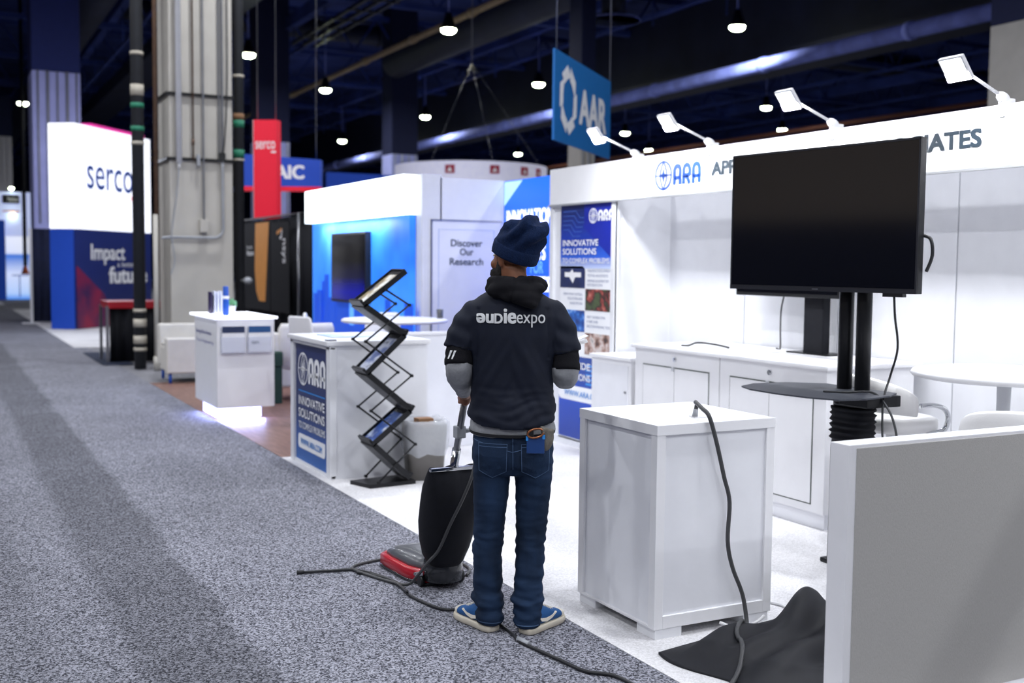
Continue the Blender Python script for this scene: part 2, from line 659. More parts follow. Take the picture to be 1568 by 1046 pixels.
def fused(parts, voxel, smooth=4, disp=None):
    """one continuous surface from overlapping lofts; returns a mesh"""
    me = bpy.data.meshes.new('f')
    bmesh.ops.recalc_face_normals(parts.bm, faces=parts.bm.faces)
    parts.bm.to_mesh(me)
    parts.bm.free()
    o = bpy.data.objects.new('f', me)
    COL.objects.link(o)
    r = o.modifiers.new('r', 'REMESH')
    r.mode = 'VOXEL'
    r.voxel_size = voxel
    r.use_smooth_shade = True
    if smooth:
        sm = o.modifiers.new('s', 'SMOOTH')
        sm.factor = 0.5
        sm.iterations = smooth
    bpy.context.view_layer.update()
    m2 = bpy.data.meshes.new_from_object(o.evaluated_get(bpy.context.evaluated_depsgraph_get()))
    bpy.data.objects.remove(o)
    bpy.data.meshes.remove(me)
    if disp:
        nn = [v.normal.copy() for v in m2.vertices]
        for v, n in zip(m2.vertices, nn):
            v.co += n * disp(v.co, n)
    for p in m2.polygons:
        p.use_smooth = True
    return m2


EX, EY, EZ = V((1, 0, 0)), V((0, 1, 0)), V((0, 0, 1))
NY = V((0, -1, 0))       # on planes facing -X (the aisle) writing runs towards -Y


# ------------------------------------------------------------------ setting: floors, ceiling, hall walls
struct('floor', B().bx(-16, 70, -14, 100, -0.2, -0.012), M['grey_carpet'])
struct('floor_aisle', B().bx(-6, 2.52, -12, 40, -0.012, 0.0), M['carpet'])
struct('floor_booth', B().bx(2.522, 5.7, 2.72, 8.93, -0.012, 0.001), M['booth_carpet'])
struct('floor_wood', B().bx(2.522, 6.5, 8.94, 15.2, -0.012, 0.002), M['wood'])
struct('floor_far', B().bx(2.3, 9, 22, 40, -0.011, 0.003), M['booth_carpet'])
struct('ceiling', B().bx(-20, 90, -16, 130, 13.0, 13.2), M['ceil'])
struct('wall_left', B().bx(-16.2, -16, -14, 100, 0, 13), mat('taupe_wall_paint', '#b0a298', .8))
struct('wall_back', B().bx(-16, 90, 118, 118.3, 0, 13), M['navy_cloth'])
struct('wall_near', B().bx(-16, 70, -14.2, -14, 0, 13), M['navy_cloth'])

# ceiling ducts, beams and pipes
def duct(label, b, m, cat='duct', name='air_duct', group=None):
    return tag(b.build(name, m), label, cat, group)


duct('long dark box duct with the pale pipe under its edge', B().bx(25.0, 27.7, 8, 110, 8.6, 11.2, .1), M['duct'])
t = thing('steel_pipe', 'long pale steel pipe running along the foot of the big dark duct', 'pipe', (23.6, 8, 8.04))
b = B().cyl((23.6, 8, 8.04), (23.6, 110, 8.04), 0.22, seg=20)
for k in range(17):
    b.cyl((23.6, 10 + 6 * k, 8.04), (23.6, 10.2 + 6 * k, 8.04), 0.25, seg=20)
b.build('pipe_run', M['pipe_lit'], t)
duct('dark round duct hung behind the tan pipe', B().cyl((17.95, 17.2, 10.3), (17.95, 45.5, 10.3), 0.65, seg=24), M['duct'])
duct('dark square duct left of the tan pipe', B().bx(8.2, 9.8, 18, 112, 10.2, 10.85, .05), M['duct'])
duct('dark round duct above the far left booths', B().cyl((4.9, 34, 10.2), (4.9, 112, 10.2), 0.6, seg=24), M['duct'])
t = thing('tan_pipe', 'tan pipe run with couplings crossing the dark ceiling', 'pipe', (15.72, 16, 9.78))
b = B().cyl((15.72, 16, 9.78), (15.72, 110, 9.78), 0.11)
for k in range(18):
    b.cyl((15.72, 18 + 5 * k, 9.78), (15.72, 18.3 + 5 * k, 9.78), 0.15)
b.build('pipe_run', M['tan_pipe'], t)
b = B()
for i in range(3):
    b.bx(12.3 + .45 * i, 12.4 + .45 * i, 16, 42, 9.9, 10.0)
for k in range(16):
    b.bx(12.2, 13.4, 16 + 1.6 * k, 16.08 + 1.6 * k, 9.88, 9.95)
duct('dark cable tray beside the tan pipe', b, M['black_metal'], 'cable tray', 'cable_tray')
duct('thin rusty pipe crossing behind the arm lights', B().cyl((38, 20, 8.4), (38, 100, 8.4), 0.1), mat('rust_paint', '#8a5540', 0.6), 'pipe', 'rusty_pipe')

for k, y in enumerate(range(20, 112, 9)):
    b = B()
    for z in (10.9, 12.4):
        b.bx(-18, 88, y - .12, y + .12, z - .1, z + .1)
    for i in range(50):
        x = -17 + 2.1 * i
        b.cyl((x, y, 10.9), (x + 1.05, y, 12.4), .05, seg=6)
        b.cyl((x + 1.05, y, 12.4), (x + 2.1, y, 10.9), .05, seg=6)
    o = b.build('trim_%d' % (k + 1), M['ceil'])
    o['kind'] = 'structure'
for k, x in enumerate((-4, 6.5, 13, 22, 31.5, 37, 44, 52)):
    b = B().bx(x - .15, x + .15, 14, 112, 11.0, 11.5)
    for q in range(24):
        b.cyl((x, 16 + 4 * q, 9.4 + (q % 3) * .4), (x, 16 + 4 * q, 11), .025, seg=6)
    b.bx(x + .5, x + .62, 14, 112, 10.3, 10.42)
    o = b.build('trim_%d' % (k + 20), M['ceil'])
    o['kind'] = 'structure'
# cross ducts
for k, (x0, x1, y, z, r, lab) in enumerate([(-14, 24, 38, 12.45, .45, 'dark cross duct nearest above the left column'),
                                            (4, 24, 50.5, 12.4, .45, 'dark cross duct further down the hall'),
                                            (29.5, 70, 44, 12.4, .5, 'dark cross duct right of the big box duct'),
                                            (29.5, 70, 33, 12.45, .5, 'dark cross duct above the right arm lights')]):
    b = B().cyl((x0, y, z), (x1, y, z), r, seg=20)
    for i in range(int((x1 - x0) / 3)):
        b.cyl((x0 + 3 * i, y, z), (x0 + 3 * i + .08, y, z), r + .05, seg=20)
    duct(lab, b, M['duct'])
# round ceiling diffusers
for (x, y, z, lab) in ((19.9, 31.2, 9.6, 'round ceiling diffuser left of the hanging blue sign'), (33.5, 22.5, 9.2, 'round ceiling diffuser beside the right column'),
                       (19.2, 26.2, 9.6, 'round ceiling diffuser at the top edge above the hanging blue sign')):
    t = thing('ceiling_diffuser', lab, 'air diffuser', (x, y, z))
    b = B()
    for r in (.9, .66, .42, .18):
        b.lathe([(r, 0), (r - .1, .08), (r - .12, .08), (r - .03, 0)], (x, y, z), 28)
    b.build('diffuser_ring', M['pipe_lit'], t)
    B().cyl((x, y, z + .05), (x, y, z + 1.2), .4, seg=20).build('neck', M['duct'], t)

# high bay lamps ---------------------------------------------------
LAMPS = [((14.63, 32.57), 'hanging lamp at the top of the frame left of the hanging blue sign'),
         ((10.16, 40.0), 'hanging lamp right of the left column'),
         ((15.06, 46.3), 'hanging lamp over the lit white fascia, just under the tan pipe'),
         ((22.1, 52.0), 'hanging lamp high above the left end of the curved white sign'),
         ((22.14, 40.3), 'hanging lamp just left of the hanging blue sign'),
         ((22.18, 27.7), 'topmost hanging lamp right of the hanging blue sign'),
         ((15.34, 56.8), 'hanging lamp above the hanging red sign'),
         ((22.12, 64.8), 'hanging lamp over the lit white fascia, just above the pale pipe'),
         ((28.28, 34.25), 'hanging lamp just under the pale pipe over the dark television'),
         ((34.38, 40.7), 'hanging lamp behind the second arm light from the right'),
         ((28.35, 58.4), 'hanging lamp over the middle of the curved white sign, under the pale pipe'),
         ((34.3, 52.4), 'hanging lamp just right of the hanging blue sign'),
         ((34.7, 65.9), 'hanging lamp over the right end of the curved white sign'),
         ((40.56, 59.2), 'hanging lamp over the white fascia between two arm lights'),
         ((28.4, 84.0), 'smallest, lowest hanging lamp right above the lit white fascia'),
         ((40.58, 46.7), 'dim hanging lamp low behind the arm lights'),
         ((3.96, 57.6), 'hanging lamp at the left edge beside the distant blue column')]
lt = thing('high_bay_lamp', LAMPS[0][1], 'ceiling lamp', (14.63, 32.57, 9.0), group='high bay lamps', local=True)
B().lathe([(.05, .55), (.12, .5), (.16, .3), (.24, .12), (.26, .02), (.24, .02), (.2, .1), (.1, .12), (.0, .12)], (0, 0, 0), 24).build('housing', M['black_metal'], lt)
B().lathe([(.24, .03), (.22, -.05), (.14, -.1), (.0, -.12)], (0, 0, 0), 24).build('lens', M['lens'], lt)
B().cyl((0, 0, .5), (0, 0, 4.0), .02, seg=8).build('hanging_rod', M['pipe_lit'], lt)
for i, ((x, y), lab) in enumerate(LAMPS):
    if i:
        dup(lt, (x, y, 9.0), label=lab)
    lamp('hall_light', 'AREA', (x, y, 8.85), 235, HALL, shape='DISK', size=0.5)

# ------------------------------------------------------------------ ARA booth shell
bw = thing('booth_shell', 'white exhibition booth wall with recessed panels and lettered fascia', 'booth', (5.57, 2.8, 0))
b = B()
for k in range(6):
    y0 = 2.79 + k
    b.bx(5.57, 5.62, y0 + .006, y0 + .994, 0.03, 2.44)
b.build('back_panel', M['white2'], bw)
b = B()
for k in range(7):
    b.bx(5.575, 5.61, 2.785 + k - .012, 2.785 + k + .016, 0.0, 2.44)
b.build('panel_post', M['alu'], bw)
b = B()
b.bx(5.0, 5.57, 7.78, 7.82, 0.03, 2.44)
b.build('closet_side', M['white2'], bw)
b = B()
b.bx(5.02, 5.05, 7.8, 8.80, 0.06, 2.2)
b.build('closet_front', M['white2'], bw)
b = B()
b.bx(4.99, 5.57, 8.78, 8.84, 0.0, 2.44)
b.bx(4.995, 5.04, 7.76, 7.815, 0.0, 2.2)
b.bx(5.0, 5.05, 7.8, 8.8, 0.0, 0.07)
b.build('closet_frame', M['white_paint'], bw)
fz0, fz1 = 2.15, 2.467
fas = B().bx(4.985, 5.03, -1.0, 8.84, fz0, fz1, .004).build('fascia', M['white'], bw)
B().bx(4.97, 5.0, -1.0, 8.845, fz0 - .018, fz0, .003).build('fascia_rail', M['alu'], fas)
# writing on the fascia
o0 = V((4.983, 7.02, 2.22))
b = B()
ara_letters(b, (4.982, 6.94, 2.221), NY, EZ, .155, .34)
b.build('logo_letters', M['blue_ink'], fas)
b = B()
ara_compass(b, (4.982, 7.068, 2.299), NY, EZ, .103, .105, .013)
b.build('logo_compass', M['blue_ink'], fas)
text('lettering', [('APPLIED RESEARCH ASSOCIATES', (4.982, 6.475, 2.258), NY, EZ, 2.325, .100, .035)], fas, M['teal_ink'])

# arm lights: clamp on the fascia, arm leaning over the aisle side
def arm_light(y, label):
    t = thing('arm_light', label, 'arm light', (5.0, y, 2.467), group='arm lights on the fascia')
    y2 = y - .015
    h = V((4.655, y2, 2.615))
    B().bx(4.97, 5.06, y - .018, y + .018, 2.40, 2.50, .008).ell((4.985, y, 2.50), (.05, .022, .03), (0, .3, 0)).build('clamp', M['white'], t)
    B().cyl((4.985, y, 2.505), h, .0085, seg=10).build('arm', M['white'], t)
    hd = thing_head = B()
    mw = Matrix.Translation(h + V((-.045, 0, .0))) @ Euler((0, math.radians(52), 0)).to_matrix().to_4x4()
    hd.bx(-.07, .07, -.075, .075, -.012, .012, .008, mw=mw)
    hd = hd.build('lamp_head', M['white'], t)
    hb = B()
    hb.bx(-.02, .02, -.03, .03, .012, .03, .006, mw=mw)
    hb.build('bracket', M['white'], hd)
    hb = B()
    hb.bx(-.06, .06, -.065, .065, -.0135, -.0122, mw=mw)
    hb.build('led_face', M['glow'], hd)
    p = h + V((-.06, 0, -.03))
    lamp('arm_glow', 'AREA', p, 17, (.95, .97, 1.0), target=(5.15, y, 1.5), shape='RECTANGLE', size=.12, size_y=.12)


for y, lab in ((7.464, 'white arm light in front of the hanging blue sign'), (6.51, 'white arm light above the blue compass logo'),
               (5.27, 'white arm light above the dark television'), (4.03, 'white arm light at the right edge near the beige column'),
               (2.9, 'white arm light beyond the right edge'), (1.7, 'second white arm light beyond the right edge')):
    if y > 3:
        arm_light(y, lab)
    else:
        lamp('arm_glow', 'AREA', (4.6, y, 2.58), 17, (.95, .97, 1.0), target=(5.15, y, 1.5), shape='RECTANGLE', size=.12, size_y=.12)

# banner hung on the closet front
bn = thing('banner', 'tall blue and white printed banner on the left end of the booth wall', 'banner', (5.0, 8.2, 0))
bx0 = 5.005
YL, YR = 8.66, 7.76
gm = gradient_mat('banner_top_ink', [(0, '#c8d4f4'), (.18, '#2f63d6'), (.45, '#1537a8'), (1, '#14235e')], 1.58, 2.13)
B().bx(bx0, bx0 + .012, YR, YL, 0.08, 2.14).build('banner_sheet', M['white_ink'], bn)
X0 = bx0 - .0015
def patch(name, y0, y1, z0, z1, m, parent=bn, x=X0, r=0.0):
    """flat print on a plane facing the aisle, y0 left to y1 right"""
    w, h = y0 - y1, z1 - z0
    if r:
        pts = [(0, 0), (w, 0), (w, h - r)] + arc(w - r, h - r, r, r, 0, 90, 8) + [(0, h)]
    else:
        pts = [(0, 0), (w, 0), (w, h), (0, h)]
    return B().prism(pts, (x, y0, z0), NY, EZ, 0.001).build(name, m, parent)


patch('blue_print', YL, YR, 1.58, 2.135, gm)
b = B()
b.prism([(0, 0), (.46, -.27), (.5, -.31), (.5, .2), (.0, .2)], (X0 - .001, 8.26, 1.93), NY, EZ, .001)
b.build('dark_blue_print', mat('deep_blue_ink', '#10249c', .45), bn)
b = B()
for i in range(5):
    z = 1.92 + .04 * i
    b.stroke([(0, 0), (.10 + .03 * i, 0), (.17 + .03 * i, -.06), (.30 + .02 * i, -.06)], .007, (X0 - .001, 8.62, z), NY, EZ, .001)
b.build('circuit_print', mat('circuit_ink', '#3d62b8', .5), bn)
b = B()
ara_letters(b, (X0 - .003, 8.03, 1.985), NY, EZ, .092, .24)
b.build('logo_letters', M['white_ink'], bn)
b = B()
ara_compass(b, (X0 - .003, 8.11, 2.03), NY, EZ, .062, .06, .009)
b.build('logo_compass', M['white_ink'], bn)
text('headline', [('INNOVATIVE', (X0 - .003, 8.62, 1.775), NY, EZ, .60, .055, .02), ('SOLUTIONS', (X0 - .003, 8.62, 1.70), NY, EZ, .57, .055, .02),
                  ('TO COMPLEX PROBLEMS', (X0 - .003, 8.62, 1.625), NY, EZ, .78, .045, .012)], bn, M['white_ink'])
patch('rocket_picture', YL, 8.235, 1.41, 1.60, photo_mat('rocket_print', ['#161d40', '#1d2a58', '#2a3566'], 6), r=.05)
b = B()
b.stroke([(0, 0), (.28, 0)], .042, (X0 - .001, 8.58, 1.525), NY, EZ, .001)
b.prism([(.08, -.02), (.14, -.075), (.18, -.02)], (X0 - .001, 8.58, 1.525), NY, EZ, .001)
b.prism([(.09, .02), (.13, .05), (.15, .02)], (X0 - .001, 8.58, 1.525), NY, EZ, .001)
b.build('rocket_print', M['paper'], bn)
patch('picture', 8.225, 7.79, 1.22, 1.405, photo_mat('people_print', ['#3c4a2c', '#4d5b3a', '#2a2422', '#a4483e', '#c98a78'], 9), r=.05)
patch('picture', YL, 8.235, 1.03, 1.215, photo_mat('lab_print', ['#12244f', '#1d4390', '#2c70c8', '#9fc3ea'], 12))
patch('picture', 8.225, 7.79, .84, 1.025, photo_mat('crowd_print', ['#2a211e', '#6b4a3d', '#b99a8e', '#d9d2cf', '#3c3230'], 11))
text('small_print', [('WEAPONS DEVELOPMENT', (X0 - .003, 8.19, 1.55), NY, EZ, .37, .021, .0), ('TESTING AND EFFECTS', (X0 - .003, 8.19, 1.51), NY, EZ, .33, .021, .0),
                     ('DEFENSE & ELEMENTARY', (X0 - .003, 8.19, 1.465), NY, EZ, .35, .021, .0), ('INTEGRATION', (X0 - .003, 8.19, 1.43), NY, EZ, .24, .021, .0),
                     ('OPERATIONAL TACTICAL', (X0 - .003, 8.6, 1.345), NY, EZ, .33, .021, .0), ('SOLUTIONS AND', (X0 - .003, 8.52, 1.305), NY, EZ, .25, .021, .0),
                     ('INNOVATION', (X0 - .003, 8.48, 1.265), NY, EZ, .21, .021, .0),
                     ('NEXT GENERATION', (X0 - .003, 8.19, 1.155), NY, EZ, .29, .021, .0), ('CYBER AND', (X0 - .003, 8.19, 1.115), NY, EZ, .18, .021, .0),
                     ('DECISION-MAKING TOOLS', (X0 - .003, 8.19, 1.075), NY, EZ, .4, .021, .0)], bn, M['grey_ink'])
gm2 = gradient_mat('banner_foot_ink', [(0, '#123a9c'), (.45, '#1747b8'), (1, '#0f3f96')], .08, .8)
patch('blue_foot', YL, YR, .08, .81, gm2)
b = B()
for i in range(5):
    b.stroke([(0, 0), (.34, 0)], .018, (X0 - .001, 8.2, .58 + .04 * i), NY, EZ, .001)
b.build('stripe_print', M['sky_ink'], bn)
text('foot_headline', [('PROVIDE', (X0 - .003, 8.62, .70), NY, EZ, .5, .06, .02), ('SOLUTIONS', (X0 - .003, 8.62, .60), NY, EZ, .5, .06, .02)], bn, M['white_ink'])
b = B()
b.prism(arc(.045, .045, .045, .045, 180, 270, 6) + [(.9, 0), (.9, .13)] + arc(.045, .085, .045, .045, 90, 180, 6), (X0 - .001, YL, .415), NY, EZ, .001)
pl = b.build('address_pill', M['white_ink'], bn)
text('lettering', [('WWW.ARA.COM', (X0 - .003, 8.56, .455), NY, EZ, .62, .05, .012)], pl, M['sky_ink'])
B().bx(5.0, 5.02, 7.76, 8.66, 2.135, 2.155, .003).bx(5.0, 5.02, 7.76, 8.66, .055, .08, .003).build('hanging_bar', M['alu'], bn)

# ------------------------------------------------------------------ ARA booth furniture
# long sideboard: two lockable cabinets under one top
CX0, CX1 = 4.77, 5.50
def cabinet(y0, y1, label):
    t = thing('cabinet', label, 'cabinet', (CX0, (y0 + y1) / 2, 0), group='lockable cabinets by the back wall')
    B().bx(CX0, CX1, y0, y1, 0.10, 0.985, .003).build('body', M['white'], t)
    B().bx(CX0 + .03, CX1 - .02, y0 + .02, y1 - .02, 0.0, 0.10).build('plinth', M['white2'], t)
    ym = (y0 + y1) / 2
    g = .115
    B().bx(CX0 - .0015, CX0 + .001, y0 + g - .008, y1 - g + .008, .148, .872).build('door_gap', M['gap'], t)
    for ya, yb, s in ((y0 + g, ym - .003, 1), (ym + .003, y1 - g, 0)):
        d = B().bx(CX0 - .006, CX0 + .004, ya, yb, .156, .864, .002).build('door', M['white'], t)
        if not s:
            B().bx(CX0 - .022, CX0 - .006, ya - .004, ya + .016, .845, .875, .003).build('latch', M['alu'], d)
    lk = B().cyl((CX0 - .012, ym, .93), (CX0, ym, .93), .017, seg=20).cyl((CX0 - .018, ym, .93), (CX0 - .012, ym, .93), .010, seg=16)
    lk.build('lock', M['chrome'], t)
    return t


cabinet(5.03, 6.055, 'white cabinet right of its twin, partly behind the television stand poles')
cabinet(6.065, 7.09, 'white cabinet left of its twin, next to the smaller cupboard')
tag(B().bx(CX0 - .025, CX1 + .05, 5.0, 7.12, .986, 1.012, .008).build('worktop', M['white']), 'long white worktop lying across the two cabinets', 'worktop')
t = thing('small_cupboard', 'small white cupboard between the tall banner and the long cabinets', 'cupboard', (4.78, 7.4, 0))
B().bx(4.78, 5.4, 7.16, 7.74, 0.0, .865, .003).build('body', M['white'], t)
d = B().bx(4.774, 4.784, 7.2, 7.70, .05, .825, .002).build('door', M['white2'], t)
B().cyl((4.76, 7.225, .62), (4.774, 7.225, .62), .009, seg=12).build('knob', M['steel'], d)
B().bx(4.76, 5.42, 7.145, 7.755, .866, .892, .005).build('top', M['white'], t)

# second television on the worktop, seen from its edge below the big one
t = thing('small_television', 'smaller dark television on the worktop behind the big television', 'television', (5.36, 5.8, 1.012))
B().bx(5.30, 5.35, 5.50, 6.56, 1.40, 2.0, .006).build('housing', M['black'], t)
B().bx(5.298, 5.301, 5.515, 6.545, 1.425, 1.985).build('screen', M['screen'], t)
B().bx(5.35, 5.42, 5.70, 5.885, 1.012, 1.7, .01).build('wrapped_post', M['black_cloth'], t)
B().bx(5.30, 5.5, 5.6, 6.0, 1.012, 1.022, .004).build('base', M['black_metal'], t)
tag(B().tube([(5.36, 6.1, 1.41), (5.37, 6.14, 1.3), (5.42, 6.2, 1.15), (5.44, 6.22, 1.02), (5.44, 6.26, 1.018)], .006).build('cable', M['cord']),
    'thin cable hanging from the smaller television to the worktop', 'cable')
tag(B().tube([(4.95, 6.75, 1.018), (4.98, 6.70, 1.02), (5.0, 6.62, 1.045), (5.06, 6.5, 1.04), (5.12, 6.40, 1.02)], .007).build('cable_end', M['cord_dark']),
    'short dark cable end lying on the left half of the worktop', 'cable')

# big television on its stand
t = thing('television_stand', 'black twin pole television stand with shelf and wrapped foot', 'television stand', (4.36, 4.4, 0))
for y in (4.475, 4.345):
    B().cyl((4.37, y, .62), (4.37, y, 2.05), .040, seg=24).build('pole', M['black_metal'], t)
B().bx(4.385, 4.425, 4.05, 4.9, 1.72, 1.78, .006).bx(4.372, 4.41, 4.1, 4.16, 1.55, 2.05).bx(4.29, 4.41, 4.8, 4.86, 1.55, 2.05).build('mount_bracket', M['black_metal'], t)
b = B()
sh = [(4.46, 4.20), (4.46, 4.80)] + [(4.40 - .50 * math.sin(PI * q / 16) ** .8, 4.86 - .72 * q / 16) for q in range(1, 16)] + [(4.40, 4.14)]
sh = [(4.47, 4.2), (4.47, 4.72), (4.30, 4.86), (4.08, 4.88), (3.93, 4.80), (3.875, 4.66), (3.87, 4.45), (3.90, 4.25), (3.97, 4.10), (4.12, 4.07), (4.34, 4.12)]
b.prism(sh, (0, 0, .945), EX, EY, .008)
sf = b.build('shelf', mat('charcoal_shelf', '#33363f', .5), t)
B().bx(4.22, 4.46, 4.16, 4.36, .885, .944, .006).build('shelf_bracket', M['black_metal'], sf)
B().loft([((4.37, 4.405, z), .07, .115) for z in (.86, .885)], 24, 3).build('pole_collar', M['black_metal'], t)
rings = []
for i in range(16):
    z = .86 - i * .012
    rings.append(((4.37 + .004 * math.sin(i * 2.1), 4.405, z), .082 + .006 * math.sin(i * 2.4), .120 + .009 * math.sin(i * 2.4 + .4)))
rings += [((4.37, 4.405, .64), .080, .115), ((4.37, 4.405, .3), .080, .115), ((4.37, 4.405, .03), .082, .118)]
B().loft(rings, 40, 3.2).build('fabric_wrap', M['black_cloth'], t)
B().bx(4.27, 4.5, 4.15, 4.52, .002, .028, .01).build('base_plate', M['black_metal'], t)

tv = thing('television', 'large dark flat television on the black stand', 'television', (4.2, 4.57, 1.47))
TL, TR = V((4.15, 5.19, 0)), V((4.30, 3.935, 0))
ex = (TR - TL).normalized()
nrm = ex.cross(EZ)      # faces the aisle
mw = Matrix((ex, -nrm, EZ)).transposed().to_4x4()
mw.translation = TL
Wd = (TR - TL).length
ZB, ZT = 1.478, 2.248
B().bx(0, Wd, .0, .045, ZB, ZT, .006, mw=mw).build('housing', M['black'], tv)
B().bx(Wd * .15, Wd * .85, .045, .085, ZB + .12, ZT - .12, .01, mw=mw).build('rear_cover', M['black'], tv)
B().bx(.012, Wd - .012, -.0015, .001, ZB + .026, ZT - .012, mw=mw).build('screen', M['screen'], tv)
b = B()
b.bx(0, Wd, -.004, .0, ZB, ZB + .024, mw=mw).bx(0, Wd, -.003, 0, ZT - .011, ZT, mw=mw).bx(0, .011, -.003, 0, ZB, ZT, mw=mw).bx(Wd - .011, Wd, -.003, 0, ZB, ZT, mw=mw)
b.build('bezel', mat('dark_bezel', '#222329', .35), tv)
B().bx(Wd * .5 - .02, Wd * .5 + .02, -.005, -.003, ZB + .008, ZB + .015, mw=mw).build('maker_badge', M['steel'], tv)
B().bx(Wd - .2, Wd - .08, .0, .03, ZB - .018, ZB, mw=mw).build('sensor_box', M['black'], tv)
b = B()
p1 = mw @ V((Wd - .02, .05, 1.75))
b.tube([p1 + V((0, 0, .02)), p1 + V((.01, -.05, 0)), p1 + V((.02, -.055, -.08)), p1 + V((.01, -.03, -.16))], .009)
b.build('side_cable', M['cord_dark'], tv)
c0 = mw @ V((Wd - .14, .015, ZB - .018))
tag(B().tube([c0, c0 + V((.01, 0, -.1)), (4.36, 4.10, 1.2), (4.40, 4.18, 1.05), (4.34, 4.16, .95), (4.3, 4.13, .85), (4.26, 4.08, .72), (4.25, 4.02, .68), (4.24, 3.97, .72),
              (4.25, 4.0, .82), (4.26, 4.06, .9), (4.3, 4.2, .962), (4.2, 4.3, .958), (4.13, 4.38, .958)], .006).build('television_cable', M['cord_dark']),
    'thin dark cable looping from the big television down past its shelf', 'cable')

# bar table and stools
t = thing('bar_table', 'round white bar table behind the low partition', 'table', (4.83, 3.83, 0))
B().lathe([(0, 1.045), (.40, 1.045), (.445, 1.055), (.455, 1.068), (.445, 1.085), (.40, 1.092), (0, 1.092)], (4.83, 3.83, 0), 64).build('tabletop', M['white'], t)
B().cyl((4.83, 3.83, .03), (4.83, 3.83, 1.045), .035, seg=24).build('column', M['chrome'], t)
B().lathe([(0, 0), (.24, 0), (.24, .012), (.05, .035), (0, .035)], (4.83, 3.83, 0), 40).build('base', M['chrome'], t)


def bar_stool(loc, rz, label, first=None):
    if first:
        return dup(first, loc, rz, label)
    s = thing('bar_stool', label, 'bar stool', loc, rz, 'white bar stools', local=True)
    # faces +Y; wraparound back
    B().loft([((0, 0, .70), .20, .19), ((0, 0, .72), .225, .215), ((0, 0, .77), .225, .215), ((0, 0, .785), .20, .19)], 32, 2.8).build('seat', M['leather'], s)
    b = B()
    n = 20
    prof = []
    rings = []
    for i in range(n + 1):
        a = math.radians(190 + 160 * i / n)
        k = math.sin(PI * i / n) ** .8
        h = .91 + .11 * k
        lo = .80 + .02 * k
        cx, cy = .235 * math.cos(a), .235 * math.sin(a)
        d = V((math.cos(a), math.sin(a), 0))
        th = .022
        c = V((cx, cy, 0))
        mid = (h + lo) / 2
        hh = (h - lo) / 2
        rings.append([c + d * th * math.cos(2 * PI * q / 12) + EZ * (mid + hh * math.sin(2 * PI * q / 12)) + d * (.05 * k * (math.sin(2 * PI * q / 12) * .5 + .5)) for q in range(12)])
    b._rings(rings)
    b.build('backrest', M['leather'], s)
    for sx in (-1, 1):
        B().tube([(sx * .235, -.02, .86), (sx * .255, .06, .865), (sx * .262, .13, .84), (sx * .25, .165, .78), (sx * .24, .14, .72), (sx * .2, .06, .70)], .014, seg=12).build('armrest', M['chrome'], s)
    B().cyl((0, 0, .02), (0, 0, .70), .03, seg=20).build('column', M['chrome'], s)
    B().lathe([(0, 0), (.2, 0), (.2, .01), (.04, .03), (0, .03)], (0, 0, 0), 36).build('base', M['chrome'], s)
    b = B()
    b.tube([(.1 * math.cos(2 * PI * q / 16), .05 + .12 * math.sin(2 * PI * q / 16), .3) for q in range(17)], .009, sub=2)
    b.build('footrest', M['chrome'], s)
    return s


s0 = bar_stool((4.76, 4.50, .002), math.radians(-95), 'white bar stool between the television stand and the round table')
bar_stool((5.27, 3.62, .002), math.radians(75), 'white bar stool half hidden behind the round table', s0)
bar_stool((4.18, 3.21, .002), math.radians(-58), 'white bar stool right behind the low partition at the right edge', s0)

# low partitions
t = thing('low_partition', 'grey covered low partition with white frame in the right foreground', 'partition', (3.6, 2.84, 0))
B().bx(2.765, 5.6, 2.80, 2.89, .0, .998, .003).build('frame', M['white'], t)
B().bx(2.80, 5.58, 2.7965, 2.801, .03, .985).build('panel', M['grey_fabric'], t)
t = thing('low_wall', 'white low wall joining the lettered counter to the tall banner', 'partition', (4.1, 8.86, 0))
B().bx(3.37, 5.0, 8.85, 8.92, .0, .995).build('panel', M['white2'], t)
B().bx(3.36, 5.0, 8.835, 8.93, .995, 1.018, .003).build('cap', M['white'], t)

# pedestal in the foreground
t = thing('display_pedestal', 'white box pedestal with recessed panels in the foreground', 'pedestal', (3.03, 4.16, 0))
x0, x1, y0, y1 = 2.705, 3.345, 3.845, 4.48
B().bx(x0 + .012, x1 - .012, y0 + .012, y1 - .012, .045, .90).build('body', M['white2'], t)
b = B()
for (xa, ya) in ((x0, y0), (x1 - .045, y0), (x0, y1 - .045), (x1 - .045, y1 - .045)):
    b.bx(xa, xa + .045, ya, ya + .045, .045, .90, .002)
b.bx(x0 + .045, x1 - .045, y0, y0 + .03, .045, .10, .002).bx(x0 + .045, x1 - .045, y1 - .03, y1, .045, .10, .002)
b.bx(x0, x0 + .03, y0 + .045, y1 - .045, .045, .055, .002).bx(x1 - .03, x1, y0 + .045, y1 - .045, .045, .10, .002)
b.build('corner_frame', M['white'], t)
B().bx(x0 - .002, x1 + .002, y0 - .002, y1 + .002, .885, .93, .003).build('top', M['white'], t)
for xa in (x0 + .01, x1 - .15):
    for ya in (y0 + .005, y1 - .145):
        B().bx(xa, xa + .14, ya, ya + .14, .0, .045, .003).build('foot', M['white_paint'], t)
tag(B().tube([(3.06, 3.85, .03), (3.12, 3.80, .012), (3.22, 3.80, .02), (3.3, 3.835, .03)], .007).tube([(3.5, 4.05, .008), (3.53, 3.97, .008), (3.48, 3.86, .008), (3.42, 3.80, .008)], .007).build('white_cord', M['white_cord']),
    'white cord loops on the carpet beside the pedestal foot', 'cord')


